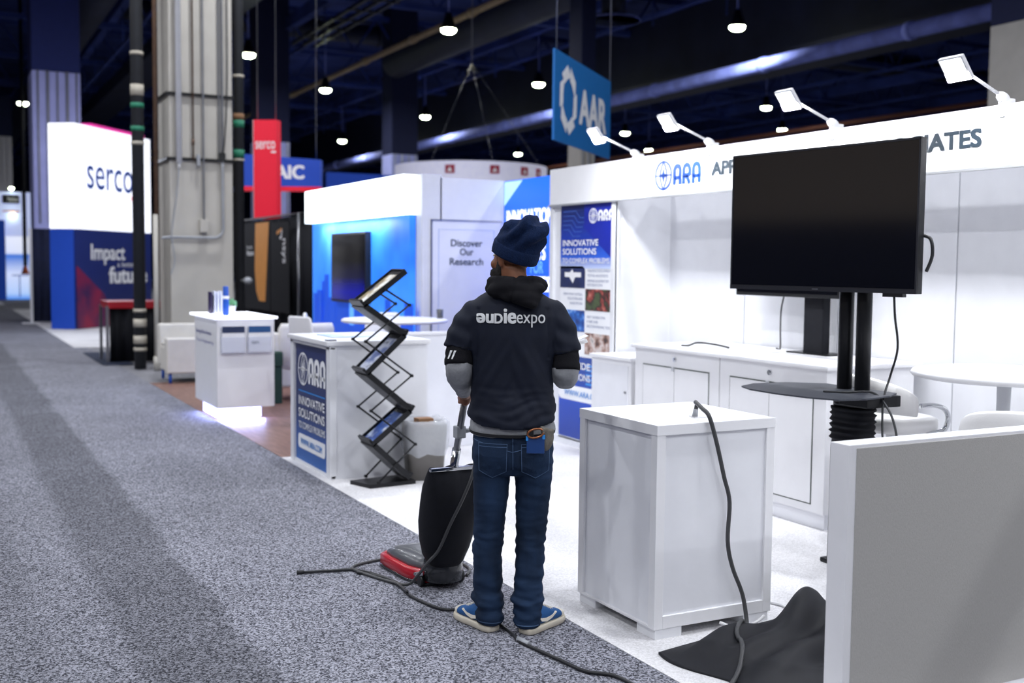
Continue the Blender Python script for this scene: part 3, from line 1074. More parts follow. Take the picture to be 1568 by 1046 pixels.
def black_cloth():
    bm = bmesh.new()
    NX, NYY = 80, 60
    grid = []
    for j in range(NYY + 1):
        row = []
        for i in range(NX + 1):
            u, v = i / NX, j / NYY
            x = 2.66 + u * 1.0 + .10 * (1 - u) * math.sin(v * 5 + .6) * .5
            y = 3.12 + v * .68 - .10 * (1 - u) ** 2 * v
            edge = min(1, min(u, 1 - u) * 6) * min(1, min(v, 1 - v) * 6)
            pk = .13 * math.exp(-((x - 3.42) / .22) ** 2 - ((y - 3.66) / .16) ** 2) + .05 * math.exp(-((x - 3.0) / .3) ** 2 - ((y - 3.5) / .2) ** 2)
            f = noise.noise(V((x * 3.5 + y * 2, y * 9 - x * 3, .3))) * .034 + .028 * math.sin((y - .45 * x) * 36 + 2 * noise.noise(V((x * 2, y * 2, 0)))) * math.exp(-((x - 3.35) / .4) ** 2)
            z = .010 + edge * max(0, .03 + pk + f)
            row.append(bm.verts.new((x, y, z)))
        grid.append(row)
    for j in range(NYY):
        for i in range(NX):
            f = bm.faces.new((grid[j][i], grid[j][i + 1], grid[j + 1][i + 1], grid[j + 1][i]))
            f.smooth = True
    r = bmesh.ops.extrude_face_region(bm, geom=list(bm.faces))
    for v in r['geom']:
        if isinstance(v, bmesh.types.BMVert):
            v.co.z = .0015
    me = bpy.data.meshes.new('black_cloth')
    bmesh.ops.recalc_face_normals(bm, faces=bm.faces)
    bm.to_mesh(me)
    bm.free()
    return link('crumpled_cloth', me, M['heap_cloth'])


cloth = black_cloth()
tag(cloth, 'crumpled black cloth lying on the white carpet beside the pedestal', 'cloth')
cloth_bvh = BVHTree.FromPolygons([v.co.copy() for v in cloth.data.vertices], [list(p.vertices) for p in cloth.data.polygons])


def on_cloth(x, y):
    h = cloth_bvh.ray_cast(V((x, y, 1)), V((0, 0, -1)))
    return (h[0].z if h[0] is not None else .002) + .012


t = thing('power_cord', 'grey power cord from the pedestal top hanging down to the black cloth', 'cord', (3.0, 3.98, .93))
B().cyl((3.012, 3.996, .932), (3.02, 4.0, .965), .013, .011, seg=14).build('plug', M['grey_pipe'], t)
B().tube([(3.02, 4.0, .962), (3.025, 4.0, .99), (3.0, 3.975, 1.0), (2.965, 3.88, .985), (2.965, 3.83, .955), (3.0, 3.82, .84), (3.045, 3.822, .69), (3.082, 3.826, .573),
          (3.08, 3.83, .40), (3.105, 3.824, .28), (3.155, 3.81, .15)] + [(x, y, on_cloth(x, y)) for x, y in ((3.15, 3.77), (3.09, 3.72), (3.03, 3.66), (2.98, 3.62), (2.93, 3.57), (2.90, 3.52), (2.87, 3.47), (2.83, 3.41), (2.78, 3.36), (2.72, 3.31), (2.66, 3.27), (2.6, 3.22))] + [(2.45, 3.05, .012), (2.2, 2.7, .012)], .0095, seg=10).build('cord', M['cord'], t)
B().lathe([(0, 0), (.045, 0), (.045, .004), (0, .004)], (3.045, 4.01, .930), 24).build('cable_grommet', M['paper'], t)

# lettered counter
t = thing('counter', 'white counter with navy lettered front panel at the edge of the aisle', 'counter', (2.95, 8.35, 0))
B().bx(2.61, 3.36, 7.845, 8.845, .0, .995, .002).build('body', M['white2'], t)
b = B()
for y in (7.83, 8.76):
    b.bx(2.575, 2.63, y, y + .085, 0, .99, .008)
b.bx(2.59, 2.62, 7.83, 8.845, 0, .025).bx(2.575, 2.62, 7.83, 8.845, .965, .995, .006)
b.build('frame', M['white_paint'], t)
B().bx(2.55, 3.38, 7.82, 8.86, .995, 1.03, .01).build('top', M['white'], t)
cp = B().bx(2.598, 2.612, 7.915, 8.76, .025, .965).build('sign_panel', gradient_mat('counter_print', [(0, '#1c5fae'), (.22, '#1d4f9c'), (.42, '#1d2f66'), (1, '#1f2c60')], .025, .965), t)
xs = 2.596
b = B()
ara_compass(b, (xs, 8.56, .765), NY, EZ, .125, .125, .012)
b.build('logo_compass', M['white_ink'], cp)
b = B()
ara_letters(b, (xs, 8.415, .66), NY, EZ, .205, .42)
b.build('logo_letters', M['white_ink'], cp)
B().bx(xs - .002, xs, 8.0, 8.68, .583, .591).build('rule', M['sky_ink'], cp)
text('lettering', [('INNOVATIVE', (xs, 8.68, .475), NY, EZ, .67, .072, .025), ('SOLUTIONS', (xs, 8.68, .375), NY, EZ, .67, .072, .025),
                   ('TO COMPLEX PROBLEMS', (xs, 8.68, .285), NY, EZ, .68, .055, .01)], cp, M['white_ink'])
b = B()
b.prism(arc(.035, .035, .035, .035, 180, 270, 6) + [(.655, 0)] + arc(.655, .035, .035, .035, 270, 360, 6) + [(.69, .115)] + arc(.035, .08, .035, .035, 90, 180, 6), (xs, 8.69, .125), NY, EZ, .002)
pl = b.build('address_pill', M['white_ink'], cp)
text('lettering', [('WWW.ARA.COM', (xs - .003, 8.62, .158), NY, EZ, .55, .05, .012)], pl, M['sky_ink'])
tag(B().bx(2.72, 3.1, 8.2, 8.6, 1.031, 1.036, .001).build('brochure', photo_mat('pale_leaflet', ['#e4e9f4', '#c3d2ee', '#8fb1e4'], 6)), 'pale blue leaflet lying flat on the lettered counter', 'leaflet')
tag(B().bx(2.57, 2.64, 7.86, 7.93, 1.031, 1.04, .002).build('name_plate', M['steel']), 'small grey plate at the near corner of the lettered counter', 'plate')

# waste bin with clear liner
t = thing('waste_bin', 'grey square waste bin with a clear plastic liner behind the brochure rack', 'waste bin', (3.2, 7.6, 0), math.radians(-22), local=False)
mw = Matrix.Translation((3.22, 7.6, 0)) @ Euler((0, 0, math.radians(-14))).to_matrix().to_4x4()
b = B()
ax, ay = (mw.to_3x3() @ EX), (mw.to_3x3() @ EY)
c = V((3.25, 7.64, 0))
b.loft([(c + EZ * .002, .13, .13, ax, ay), (c + EZ * .41, .158, .158, ax, ay), (c + EZ * .41, .148, .148, ax, ay), (c + EZ * .02, .12, .12, ax, ay)], 40, 7)
b.build('bin_body', M['bin_grey'], t)
b = B()
rings = []
for i, (z, r) in enumerate([(.20, .16), (.24, .168), (.30, .173), (.36, .178), (.42, .178), (.445, .170), (.45, .155), (.42, .14), (.34, .13)]):
    rings.append((c + EZ * z, r, r, ax, ay))
b.loft(rings, 60, 5, caps=False)
for v in b.bm.verts:
    v.co += (v.co - c - EZ * v.co.z).normalized() * .012 * noise.noise(v.co * 22) + EZ * .02 * noise.noise(v.co * 13) + (EZ * .05 * noise.noise(V((v.co.x * 9, v.co.y * 9, 3))) if v.co.z < .26 else V())
b.build('liner', M['bag'], t, True)
tag(B().bx(3.19, 3.31, 7.60, 7.70, .30, .452, .002, mw=Matrix.Rotation(.0, 4, 'Z')).build('cardboard', M['cardboard']), 'brown card showing inside the lined waste bin', 'cardboard')

# zigzag brochure rack
t = thing('brochure_rack', 'black folding zigzag brochure rack on a flat base', 'brochure rack', (2.88, 7.55, 0))
b = B()
b.prism([(2.66, 7.62), (2.735, 7.40), (3.10, 7.44), (3.05, 7.68)], (0, 0, .002), EX, EY, .028)
b.build('base', M['black_metal'], t)
ZV = [(3.015, 1.545), (2.69, 1.30), (3.01, 1.085), (2.715, .815), (3.055, .535), (2.76, .305), (3.04, .045)]
PR = [photo_mat('brochure_a', ['#e9e9e4', '#f2f2ee', '#a59263', '#243f74'], 9), photo_mat('brochure_b', ['#2c3f77', '#5b6ea4', '#c9cede', '#23325f'], 9), photo_mat('brochure_c', ['#e7e9ee', '#3f6dbd', '#1d3f8d', '#b6c4de'], 9)]
for k in range(6):
    a, c2 = V((ZV[k][0], 0, ZV[k][1])), V((ZV[k + 1][0], 0, ZV[k + 1][1]))
    dv = (c2 - a)
    Ln = dv.length
    d = dv.normalized()
    n = V((0, 1, 0)).cross(d)
    if n.z < 0:
        n = -n
    mwk = Matrix((d, EY, n)).transposed().to_4x4()
    mwk.translation = a + V((0, 7.42, 0))
    up = k % 2 == 0
    tr = B()
    tr.bx(.0, Ln, .0, .24, -.006, .0, mw=mwk).bx(0, Ln, -.006, .0, -.01, .03, mw=mwk).bx(0, Ln, .24, .246, -.01, .03, mw=mwk)
    tr.bx(0, .012, 0, .24, -.01, .03, mw=mwk).bx(Ln - .02, Ln, 0, .24, -.01, .05, mw=mwk)
    tro = tr.build('tray', M['black_metal'], t)
    if not up:
        s_ = B()
        for q in range(5):
            s_.bx(.02, Ln - .02, .03 + .045 * q, .045 + .045 * q, -.011, -.006, mw=mwk)
        s_.build('tray_slats', M['steel'], tro)
    else:
        br = B().bx(.03, Ln - .03, .015, .225, .003, .014, .001, mw=mwk).build('brochure', PR[(k // 2) % 3])
        tag(br, ['brochure with pale cover in the topmost tray of the rack', 'dark blue brochure in the middle tray of the rack', 'white and blue brochure in the lowest tray of the rack'][k // 2], 'brochure', 'brochures in the zigzag rack')
        hd = B().bx(.012, .05, .01, .23, .012, .02, mw=mwk).build('tray_lip', M['black_metal'], tro)
MV = [(2.85, 1.42), (3.03, 1.31), (2.70, 1.055), (3.05, .80), (2.74, .56), (3.08, .30), (2.80, .04)]
for yy in (7.405, 7.675):
    b = B()
    for k in range(6):
        b.cyl((MV[k][0], yy, MV[k][1]), (MV[k + 1][0], yy, MV[k + 1][1]), .007, seg=8)
    for k in range(7):
        b.cyl((MV[k][0], yy - .01, MV[k][1]), (MV[k][0], yy + .01, MV[k][1]), .012, seg=10)
    b.build('scissor_bars', M['black_metal'], t)

# lit kiosk
t = thing('kiosk', 'white box kiosk with glowing top and lit plinth by the aisle', 'kiosk', (2.8, 11.7, 0))
kx0, kx1, ky0, ky1 = 2.50, 3.08, 11.15, 12.2
B().bx(kx0, kx1, ky0, ky1, .14, 1.035, .004).build('body', M['white'], t)
B().bx(kx0 + .06, kx1 - .07, ky0 + .26, ky1 - .1, .004, .14).build('lit_plinth', M['glow_led'], t)
B().bx(kx0 - .03, kx1 + .03, ky0 - .03, ky1 + .12, 1.035, 1.06, .004).build('lit_top', M['glow_top'], t)
text('lettering', [('Energy Rise Events', (kx0 - .001, 12.12, .85), NY, EZ, .72, .05, .01), ('Test & Engineering', (kx0 - .001, 12.12, .76), NY, EZ, .82, .045, 0)], t, mat('lilac_ink', '#8a8cb8', .5))
lamp('kiosk_glow', 'AREA', (2.79, 11.36, .07), 4, (.45, .5, 1), target=(2.79, 10.6, 0), shape='RECTANGLE', size=.5, size_y=.08)
lamp('kiosk_glow', 'AREA', (2.53, 11.7, .07), 4.5, (.45, .5, 1), target=(1.9, 11.7, 0), shape='RECTANGLE', size=.8, size_y=.08)
for k, (xa, m_, lab) in enumerate(((2.545, M['navy_ink'], 'leaflet with plain navy header in the left holder of the kiosk'), (2.81, mat('teal_header', '#1d4f86', .5), 'leaflet with blue header in the right holder of the kiosk'))):
    hd = B().bx(xa - .01, xa + .235, ky0 - .008, ky0 - .003, .70, .95).bx(xa - .01, xa + .235, ky0 - .04, ky0 - .036, .70, .86).bx(xa - .01, xa + .235, ky0 - .04, ky0 - .002, .695, .70)
    hd.build('leaflet_holder', M['acrylic'], t)
    lf = thing('leaflet', lab, 'leaflet', (xa + .11, ky0 - .02, .70), group='leaflets on the kiosk front')
    B().bx(xa, xa + .225, ky0 - .03, ky0 - .012, .705, .965, .001).build('sheet', M['paper'], lf)
    B().bx(xa, xa + .225, ky0 - .0315, ky0 - .03, .90, .965).build('header_print', m_, lf)
    if k:
        text('print', [('tam', (xa + .03, ky0 - .0312, .785), EX, EZ, .075, .032, .03)], lf, M['teal_ink'])
# on the kiosk top
for k in range(4):
    tag(B().bx(2.60 + .035 * k, 2.612 + .035 * k, 11.85, 12.0, 1.061, 1.29 + .01 * (k % 2)).build('standing_booklet', photo_mat('booklet_%d' % k, [['#2a2146', '#3a2c5c'], ['#e4e6f4', '#cfd3ee'], ['#eceefa', '#dcdff4'], ['#d7dbf3', '#f0f2fb']][k], 5)),
        ['dark purple booklet at the left end of the booklets on the kiosk', 'second booklet from the left on the kiosk, pale', 'third booklet from the left on the kiosk, white', 'fourth booklet from the left on the kiosk, lilac'][k], 'booklet', 'booklets standing on the kiosk')
t = thing('bottle', 'blue bottle with a pale band on the glowing kiosk', 'bottle', (2.66, 11.45, 1.06))
B().lathe([(.028, 0), (.032, .01), (.032, .2), (.028, .21), (.028, .29), (.02, .30), (0, .30)], (2.66, 11.45, 1.061), 20).build('bottle_body', M['blue_ink'], t)
B().lathe([(.0335, .17), (.0335, .2), (.030, .2), (.030, .17)], (2.66, 11.45, 1.061), 20).build('band', M['paper'], t)
t = thing('small_plant', 'little green plant in a white pot behind the blue bottle', 'plant', (2.78, 11.7, 1.06))
B().lathe([(.03, 0), (.045, .09), (.04, .09), (0, .085)], (2.78, 11.7, 1.061), 20).build('pot', M['white'], t)
b = B()
for k in range(14):
    a = k * 2.4
    b.ell((2.78 + .03 * math.cos(a), 11.7 + .03 * math.sin(a), 1.165 + .012 * (k % 4)), (.022, .012, .03), (random.uniform(-.6, .6), random.uniform(-.6, .6), a), 8, 6)
b.build('leaves', mat('plant_green', '#5f9a6e', .6), t)

# white sofa by the kiosk
t = thing('sofa', 'white low sofa behind the kiosk at the foot of the column', 'sofa', (3.2, 15.2, 0))
B().bx(2.74, 4.0, 15.12, 15.75, .14, .46, .03, 3).build('base', M['cream'], t)
B().bx(2.70, 4.02, 14.93, 15.13, .14, .60, .03, 3).build('side_panel', M['cream'], t)
B().bx(2.72, 4.0, 15.6, 15.8, .2, .76, .04, 3).build('backrest', M['cream'], t)
B().bx(2.75, 3.98, 15.13, 15.6, .46, .52, .03, 3).build('seat_cushion', M['cream'], t)
for (x, y) in ((2.75, 15.0), (3.95, 15.0), (2.78, 15.68), (3.95, 15.68)):
    B().cyl((x, y, .003), (x, y, .14), .02, seg=10).build('leg', M['blue_ink'], t)
t = thing('armchair', 'white upholstered armchair right of the kiosk', 'armchair', (3.95, 12.9, 0))
B().bx(3.50, 4.15, 12.5, 13.1, .17, .45, .05, 3).build('seat', M['cream'], t)
B().loft([((3.83, 12.56, .3), .33, .05), ((3.83, 12.52, .6), .335, .06), ((3.83, 12.49, .85), .33, .055), ((3.83, 12.48, .91), .30, .03)], 40, 5).build('backrest', M['cream'], t)
B().bx(3.44, 3.54, 12.48, 13.05, .3, .8, .04, 3).build('arm', M['cream'], t)
B().bx(4.12, 4.22, 12.48, 13.05, .3, .66, .04, 3).build('arm', M['cream'], t)
for (x, y) in ((3.54, 12.55), (4.1, 12.55), (3.54, 13.0), (4.1, 13.0)):
    B().cyl((x, y, .003), (x, y, .18), .018, seg=10).build('leg', M['black_metal'], t)
tag(B().bx(3.36, 3.52, 12.36, 12.46, .42, .6, .04, 3).bx(3.37, 3.51, 12.37, 12.45, .003, .42, .01).build('green_bag', mat('green_cloth', '#1e3a2c', .8)), 'dark green bag standing beside the armchair', 'bag')

# ------------------------------------------------------------------ blue-lit neighbour booth
nb = thing('lit_booth', 'white neighbour booth with blue lit wall, glowing fascia and closet door', 'booth', (4.6, 11, 0))
BL = photo_mat('blue_wall_print', ['#1560dc', '#2a7cf0', '#3c8ef5', '#62aaff'], .8, .5, emit=.7)
B().bx(4.55, 4.62, 11.12, 14.55, .05, 2.2).build('lit_wall', BL, nb)
b = B()
random.seed(3)
y = 14.5
while y > 11.2:
    w = random.uniform(.12, .34)
    h = random.uniform(.15, .62) * (1.2 if y > 13.4 else .8)
    b.bx(4.546, 4.55, y - w, y, .72, .72 + h)
    y -= w * random.uniform(.8, 1.05)
b.bx(4.547, 4.55, 11.15, 14.5, .05, .72)
b.build('skyline_print', mat('skyline_ink', '#0c4fd0', .5, emit=.5), nb)
B().bx(4.46, 4.62, 11.1, 14.6, 2.135, 2.56, .004).build('fascia', M['glow'], nb)
lamp('fascia_wash', 'AREA', (4.40, 12.9, 2.1), 18, (.9, .95, 1), target=(4.55, 12.9, 1.2), shape='RECTANGLE', size=2.4, size_y=.06)
b = B()
for k in range(7):
    b.bx(4.62 + .012 + .03 * k, 4.62 + .03 + .03 * k, 10.945, 10.965, 0, 2.56)
b.bx(4.62, 4.85, 10.95, 11.1, 0, 2.56)
b.build('ribbed_corner', M['white_paint'], nb)
B().bx(4.83, 5.60, 10.95, 11.1, 0, 2.53, .003).build('closet_wall', M['white2'], nb)
dr = B().bx(4.735, 5.555, 10.935, 10.952, .02, 2.07, .002).build('closet_door', M['white2'], nb)
b = B().bx(4.722, 4.735, 10.93, 10.952, .0, 2.085).bx(4.722, 5.57, 10.93, 10.952, 2.07, 2.085)
b.build('door_frame', M['steel'], nb)
b = B()
b.stroke([(0, 0), (.66, 0), (.66, 1.3), (0, 1.3)], .006, (4.81, 10.934, .68), EX, EZ, .001, closed=True)
b.build('poster_border', M['pale_ink'], dr)
text('lettering', [('Discover', (5.14, 10.934, 1.80), EX, EZ, .375, .075, .012, 'C'), ('Our', (5.14, 10.934, 1.705), EX, EZ, .16, .075, .012, 'C'), ('Research', (5.14, 10.934, 1.60), EX, EZ, .40, .075, .012, 'C')], dr, M['teal_ink'])
BLW = gradient_mat('blue_backlit_print', [(0, '#0b3fb0'), (.5, '#0b4fe0'), (1, '#1165ee')], 0, 2.5, emit=.85)
iw = B().bx(5.60, 5.66, 8.94, 10.95, .03, 2.52).build('backlit_wall', BLW, nb)
b = B()
b.prism([(0, 0), (.42, .26), (0, .26)], (5.598, 10.94, 2.25), NY, EZ, .001)
b.build('pale_wedge_print', mat('pale_blue_lit', '#a9d4ff', .5, emit=.8), iw)
text('lettering', [('INNOVATION', (5.597, 10.88, 2.03), NY, EZ, 1.03, .17, .035), ('CONNECTS', (5.597, 10.86, 1.66), NY, EZ, .86, .16, .035), ('FIGHTERS', (5.597, 10.66, 1.33), NY, EZ, .92, .16, .035)], iw, mat('white_lit_ink', '#ffffff', .5, emit=.9))
text('lettering', [('THAT', (5.597, 10.66, 1.88), NY, EZ, .42, .13, .02), ('FOR', (5.597, 10.32, 1.52), NY, EZ, .28, .13, .02)], iw, mat('sky_lit_ink', '#6fb4ff', .5, emit=.6))
b = B()
for (y, z, ry, rz_, a) in ((9.98, 1.08, .17, .13, .3), (10.12, 1.2, .06, .12, .2), (9.86, 1.12, .1, .07, -.4)):
    b.ell((5.597, y, z), (.002, ry, rz_), (a, 0, 0), 16, 10)
b.build('helmet_print', photo_mat('green_print', ['#2f7a4a', '#4fae6a', '#9fd8a4'], 14, emit=.5), iw)
patch('ground_print', 10.2, 9.5, .7, .98, photo_mat('dark_green_print', ['#0b2a20', '#1c5a34', '#0d3c60'], 12, emit=.4), iw, 5.598)

t = thing('television', 'dark television hung on the blue lit wall', 'television', (4.5, 13.0, 0))
ty0, ty1, tz0, tz1 = 12.33, 13.75, 1.27, 2.03
B().bx(4.48, 4.55, 12.30, 13.55, 1.13, 1.98, .005).build('housing', M['black'], t)
B().bx(4.477, 4.481, 12.33, 13.52, 1.16, 1.95).build('screen', gradient_mat('picture_on_screen', [(0, '#0a1f9c'), (.12, '#0716b0'), (.35, '#070c3c'), (.6, '#08090f'), (1, '#101014')], 1.16, 1.95, .12, emit=.12), t)

# white round table with chairs in that booth
t = thing('bar_table', 'distant round white table behind the lettered counter', 'table', (4.0, 10.15, 0))
B().lathe([(0, 1.035), (.5, 1.035), (.52, 1.045), (.52, 1.06), (.5, 1.07), (0, 1.07)], (4.0, 10.15, 0), 48).build('tabletop', M['white'], t)
B().cyl((4.0, 10.15, .02), (4.0, 10.15, 1.04), .035).build('column', M['chrome'], t)
B().lathe([(0, .003), (.25, .003), (.25, .015), (.05, .035), (0, .035)], (4.0, 10.15, 0), 32).build('base', M['chrome'], t)
tag(B().lathe([(.03, 0), (.034, .09), (.03, .09), (0, .085)], (4.46, 10.1, 1.071), 16).build('tumbler', M['vac_grey']), 'dark tumbler at the right end of the distant round table', 'cup')


def high_chair(loc, rz, label, first=None):
    if first:
        return dup(first, loc, rz, label)
    s = thing('high_chair', label, 'chair', loc, rz, 'white high chairs at the distant table', local=True)
    B().loft([((0, 0, .70), .2, .2), ((0, 0, .73), .215, .21), ((0, 0, .755), .2, .2)], 28, 4).build('seat', M['white'], s)
    B().loft([((0, -.20, .74), .17, .018), ((0, -.225, .90), .19, .02), ((0, -.25, 1.07), .175, .016), ((0, -.255, 1.09), .15, .01)], 28, 4).build('backrest', M['white'], s)
    for sx in (-1, 1):
        for sy in (-1, 1):
            B().cyl((sx * .2, sy * .2, .003), (sx * .15, sy * .15, .71), .012, seg=10).build('leg', M['chrome'], s)
    return s


h0 = high_chair((3.36, 10.5, .002), math.radians(-70), 'leftmost distant white high chair, just above the far end of the lettered counter')
high_chair((3.62, 11.0, .002), math.radians(-110), 'second white high chair, just left of the distant round table', h0)
high_chair((4.12, 10.78, .002), math.radians(160), 'white high chair behind the distant round table', h0)

# curved white sign far behind, small column, distant hanging blue banner
t = thing('curved_sign', 'curved white hanging sign with red square emblems above the white closet', 'hanging sign', (13.1, 27.3, 3.9))
def curved(y_off, z0, z1, a0, a1, r=2.2, th=.04, name='sign_wall', m=None, parent=None, n=24):
    b = B()
    cx, cy = 13.9, 29.3
    for i in range(n):
        t0, t1 = math.radians(a0 + (a1 - a0) * i / n), math.radians(a0 + (a1 - a0) * (i + 1) / n)
        p0, p1 = V((cx + (r + y_off) * math.cos(t0), cy + (r + y_off) * math.sin(t0), 0)), V((cx + (r + y_off) * math.cos(t1), cy + (r + y_off) * math.sin(t1), 0))
        q0, q1 = V((cx + (r + y_off - th) * math.cos(t0), cy + (r + y_off - th) * math.sin(t0), 0)), V((cx + (r + y_off - th) * math.cos(t1), cy + (r + y_off - th) * math.sin(t1), 0))
        vs = [p + EZ * z for p in (p0, p1, q1, q0) for z in (z0, z1)]
        b._add(vs, [(0, 2, 3, 1), (4, 6, 7, 5), (1, 3, 5, 7), (0, 6, 4, 2), (2, 4, 5, 3), (0, 1, 7, 6)])
    return b.build(name, m, parent)
sw = curved(0, 3.75, 4.42, 120, 420, m=mat('pale_sign_fabric', '#d9d9ee', .6, emit=.25), parent=t, n=60)
RD = mat('dark_red_print', '#8c1f38', .6, emit=.2)
for a in (226, 258, 283, 300):
    curved(.01, 4.08, 4.31, a, a + 7, th=.012, name='red_emblem', m=RD, parent=sw, n=3)
    c = math.radians(a + 3.5)
    B().prism([(-.07, -.06), (.07, -.06), (0, .07)], (13.9 + 2.216 * math.cos(c), 29.3 + 2.216 * math.sin(c), 4.19), (-math.sin(c), math.cos(c), 0), EZ, .004).build('white_mark', M['white_ink'], sw)
b = B()
for a in (215, 260, 305):
    c = math.radians(a)
    b.cyl((13.9 + 2.2 * math.cos(c), 29.3 + 2.2 * math.sin(c), 4.42), (13.9, 29.3, 7.4), .005, seg=6)
b.cyl((13.9, 29.3, 7.4), (13.9, 29.3, 13), .008, seg=6)
b.build('hanging_wire', M['steel'], t)
tag(B().bx(10.9, 12.6, 33.2, 33.5, 0, 4.35).bx(10.8, 13.2, 33.0, 33.2, 3.6, 4.4).build('booth_header', M['blue_sign']), 'distant dark blue booth header left of the curved white sign', 'booth')

def pillar(name, lab, x0, x1, y0, y1, z1, zdark, m, grooves=4, top='#121a40'):
    t = thing(name, lab, 'column', ((x0 + x1) / 2, (y0 + y1) / 2, 0))
    b = B().bx(x0, x1, y0, y1, -.01, zdark, .03)
    b.build('shaft', m, t)
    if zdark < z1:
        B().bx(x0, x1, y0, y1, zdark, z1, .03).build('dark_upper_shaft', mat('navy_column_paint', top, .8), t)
    b = B()
    for k in range(grooves):
        x = x0 + (x1 - x0) * (.12 + .8 * k / max(1, grooves - 1))
        b.cyl((x, y0 - .035, 2.6), (x, y0 - .035, min(z1, zdark)), .035 if k % 2 else .022, seg=8)
    b.build('conduit', M['grey_pipe'], t)
    return t


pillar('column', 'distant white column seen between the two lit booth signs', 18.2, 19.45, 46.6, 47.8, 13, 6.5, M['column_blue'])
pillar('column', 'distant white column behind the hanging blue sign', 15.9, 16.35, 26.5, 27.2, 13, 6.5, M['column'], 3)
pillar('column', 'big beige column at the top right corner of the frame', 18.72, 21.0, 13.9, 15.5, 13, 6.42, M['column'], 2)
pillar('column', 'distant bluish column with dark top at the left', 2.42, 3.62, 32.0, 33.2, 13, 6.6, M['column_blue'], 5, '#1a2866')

# hanging blue AAR sign
t = thing('hanging_sign', 'blue hanging banner with white emblem and letters at the ceiling', 'hanging sign', (9.0, 15.5, 3.2))
SL, SR = V((7.51, 13.22, 0)), V((9.64, 15.16, 0))
ex = (SR - SL).normalized()
Wd = (SR - SL).length
z0, z1 = 3.31, 4.53
b = B()
b.prism([(0, z0), (Wd, z0), (Wd, z1), (0, z1)], SL, ex, EZ, -.03)
sg = b.build('sign_sheet', M['aar_blue'], t)
b = B()
nf = ex.cross(EZ)
c = SL + ex * .62 + nf * .004
for k in range(6):      # ring of six bent blades
    a = PI / 3 * k + .3
    pts = []
    for (r, da) in ((.30, -.15), (.40, .35), (.40, 1.05), (.24, 1.0), (.24, .55)):
        pts.append((r * 1.05 * math.cos(a + da), 3.92 + r * 1.2 * math.sin(a + da)))
    b.prism(pts, c, ex, EZ, .002)
b.build('emblem', M['white_ink'], sg)
text('lettering', [('AAR', SL + ex * 1.15 + nf * .004 + EZ * 3.66, ex, EZ, 1.45, .52, .03)], sg, M['white_ink'])
b = B()
for u in (.06, Wd - .06):
    b.cyl(SL + ex * u + EZ * z1, SL + ex * u + EZ * 11, .008, seg=6)
b.build('hanging_wire', M['steel'], t)

# ------------------------------------------------------------------ dark draped booth with hung banners, hanging red and blue signs
def drape(name, lab, x, y0, y1, z0, z1, m, ax='Y', cat='drape'):
    """pleated curtain on x = const (or y = const)"""
    b = B()
    n = int(abs(y1 - y0) / .05)
    f, r = [], []
    for i in range(n + 1):
        u = y0 + (y1 - y0) * i / n
        w = .03 * math.sin(i * 1.9) + .012 * math.sin(i * .7)
        f.append((x + w, u) if ax == 'Y' else (u, x + w))
    vs = [V((p[0], p[1], z)) for z in (z0, z1) for p in f]
    off = V((.02, 0, 0)) if ax == 'Y' else V((0, .02, 0))
    vs += [v + off for v in vs]
    k = n + 1
    fs = []
    for i in range(n):
        fs += [(i, i + 1, k + i + 1, k + i), (2 * k + i, 3 * k + i, 3 * k + i + 1, 2 * k + i + 1), (k + i, k + i + 1, 3 * k + i + 1, 3 * k + i), (i, 2 * k + i, 2 * k + i + 1, i + 1)]
    fs += [(0, k, 3 * k, 2 * k), (n, 2 * k + n, 3 * k + n, k + n)]
    b._add(vs, fs, True)
    return tag(b.build(name, m), lab, cat)


struct('wall_drape', B().bx(-5.0, -4.9, -8, 40, 0, 2.3), M['navy_cloth'])
drape('pipe_drape', 'long black pleated drape behind the two dark banners', 5.45, 15.3, 22, .03, 2.40, M['black_cloth'])
t = thing('drape_frame', 'silver upright and top tube holding the black drape', 'drape frame', (5.36, 17.9, 0))
B().cyl((5.36, 17.9, 0.003), (5.36, 17.9, 2.43), .025, seg=12).build('upright', M['steel'], t)
B().cyl((5.4, 15.3, 2.425), (5.4, 22, 2.425), .02, seg=12).build('top_tube', M['black_metal'], t)
B().bx(5.2, 5.5, 17.75, 18.05, .003, .015).build('foot', M['steel'], t)
DK = mat('black_banner_print', '#07080c', .7, spec=.2)
t = thing('hanging_banner', 'dark hung banner with a tapering orange band', 'banner', (5.3, 20.3, 0))
bs = B().bx(5.30, 5.315, 19.45, 21.3, .75, 2.33).build('banner_sheet', DK, t)
b = B()
b.prism([(0, 0), (.92, 0), (.66, -1.42), (.24, -1.42), (.04, -1.25), (-.06, -.85)], (5.298, 20.42, 2.33), NY, EZ, .001)
b.build('orange_band', M['orange'], bs)
text('small_print', [('for the', (5.298, 21.05, 1.86), NY, EZ, .4, .07, 0), ('future', (5.298, 21.05, 1.74), NY, EZ, .5, .1, .03)], bs, M['white_ink'])
t = thing('hanging_banner', 'dark hung banner with lettering running downwards beside the silver upright', 'banner', (5.3, 18.8, 0))
bs = B().bx(5.30, 5.315, 18.25, 19.4, .75, 2.30).build('banner_sheet', DK, t)
text('lettering', [('nsys', (5.297, 18.70, 2.02), (0, 0, -1), NY, .42, .24, .01)], bs, M['white_ink'])
b = B()
b.stroke([(0, 0), (.34, .06)], .06, (5.297, 19.0, 2.12), NY, EZ, .001)
b.build('orange_mark', M['orange'], bs)
b = B()
b.stroke([(.34, .06), (.30, -.07), (.2, -.09)], .05, (5.297, 19.0, 2.12), NY, EZ, .001)
b.build('white_mark', M['white_ink'], bs)

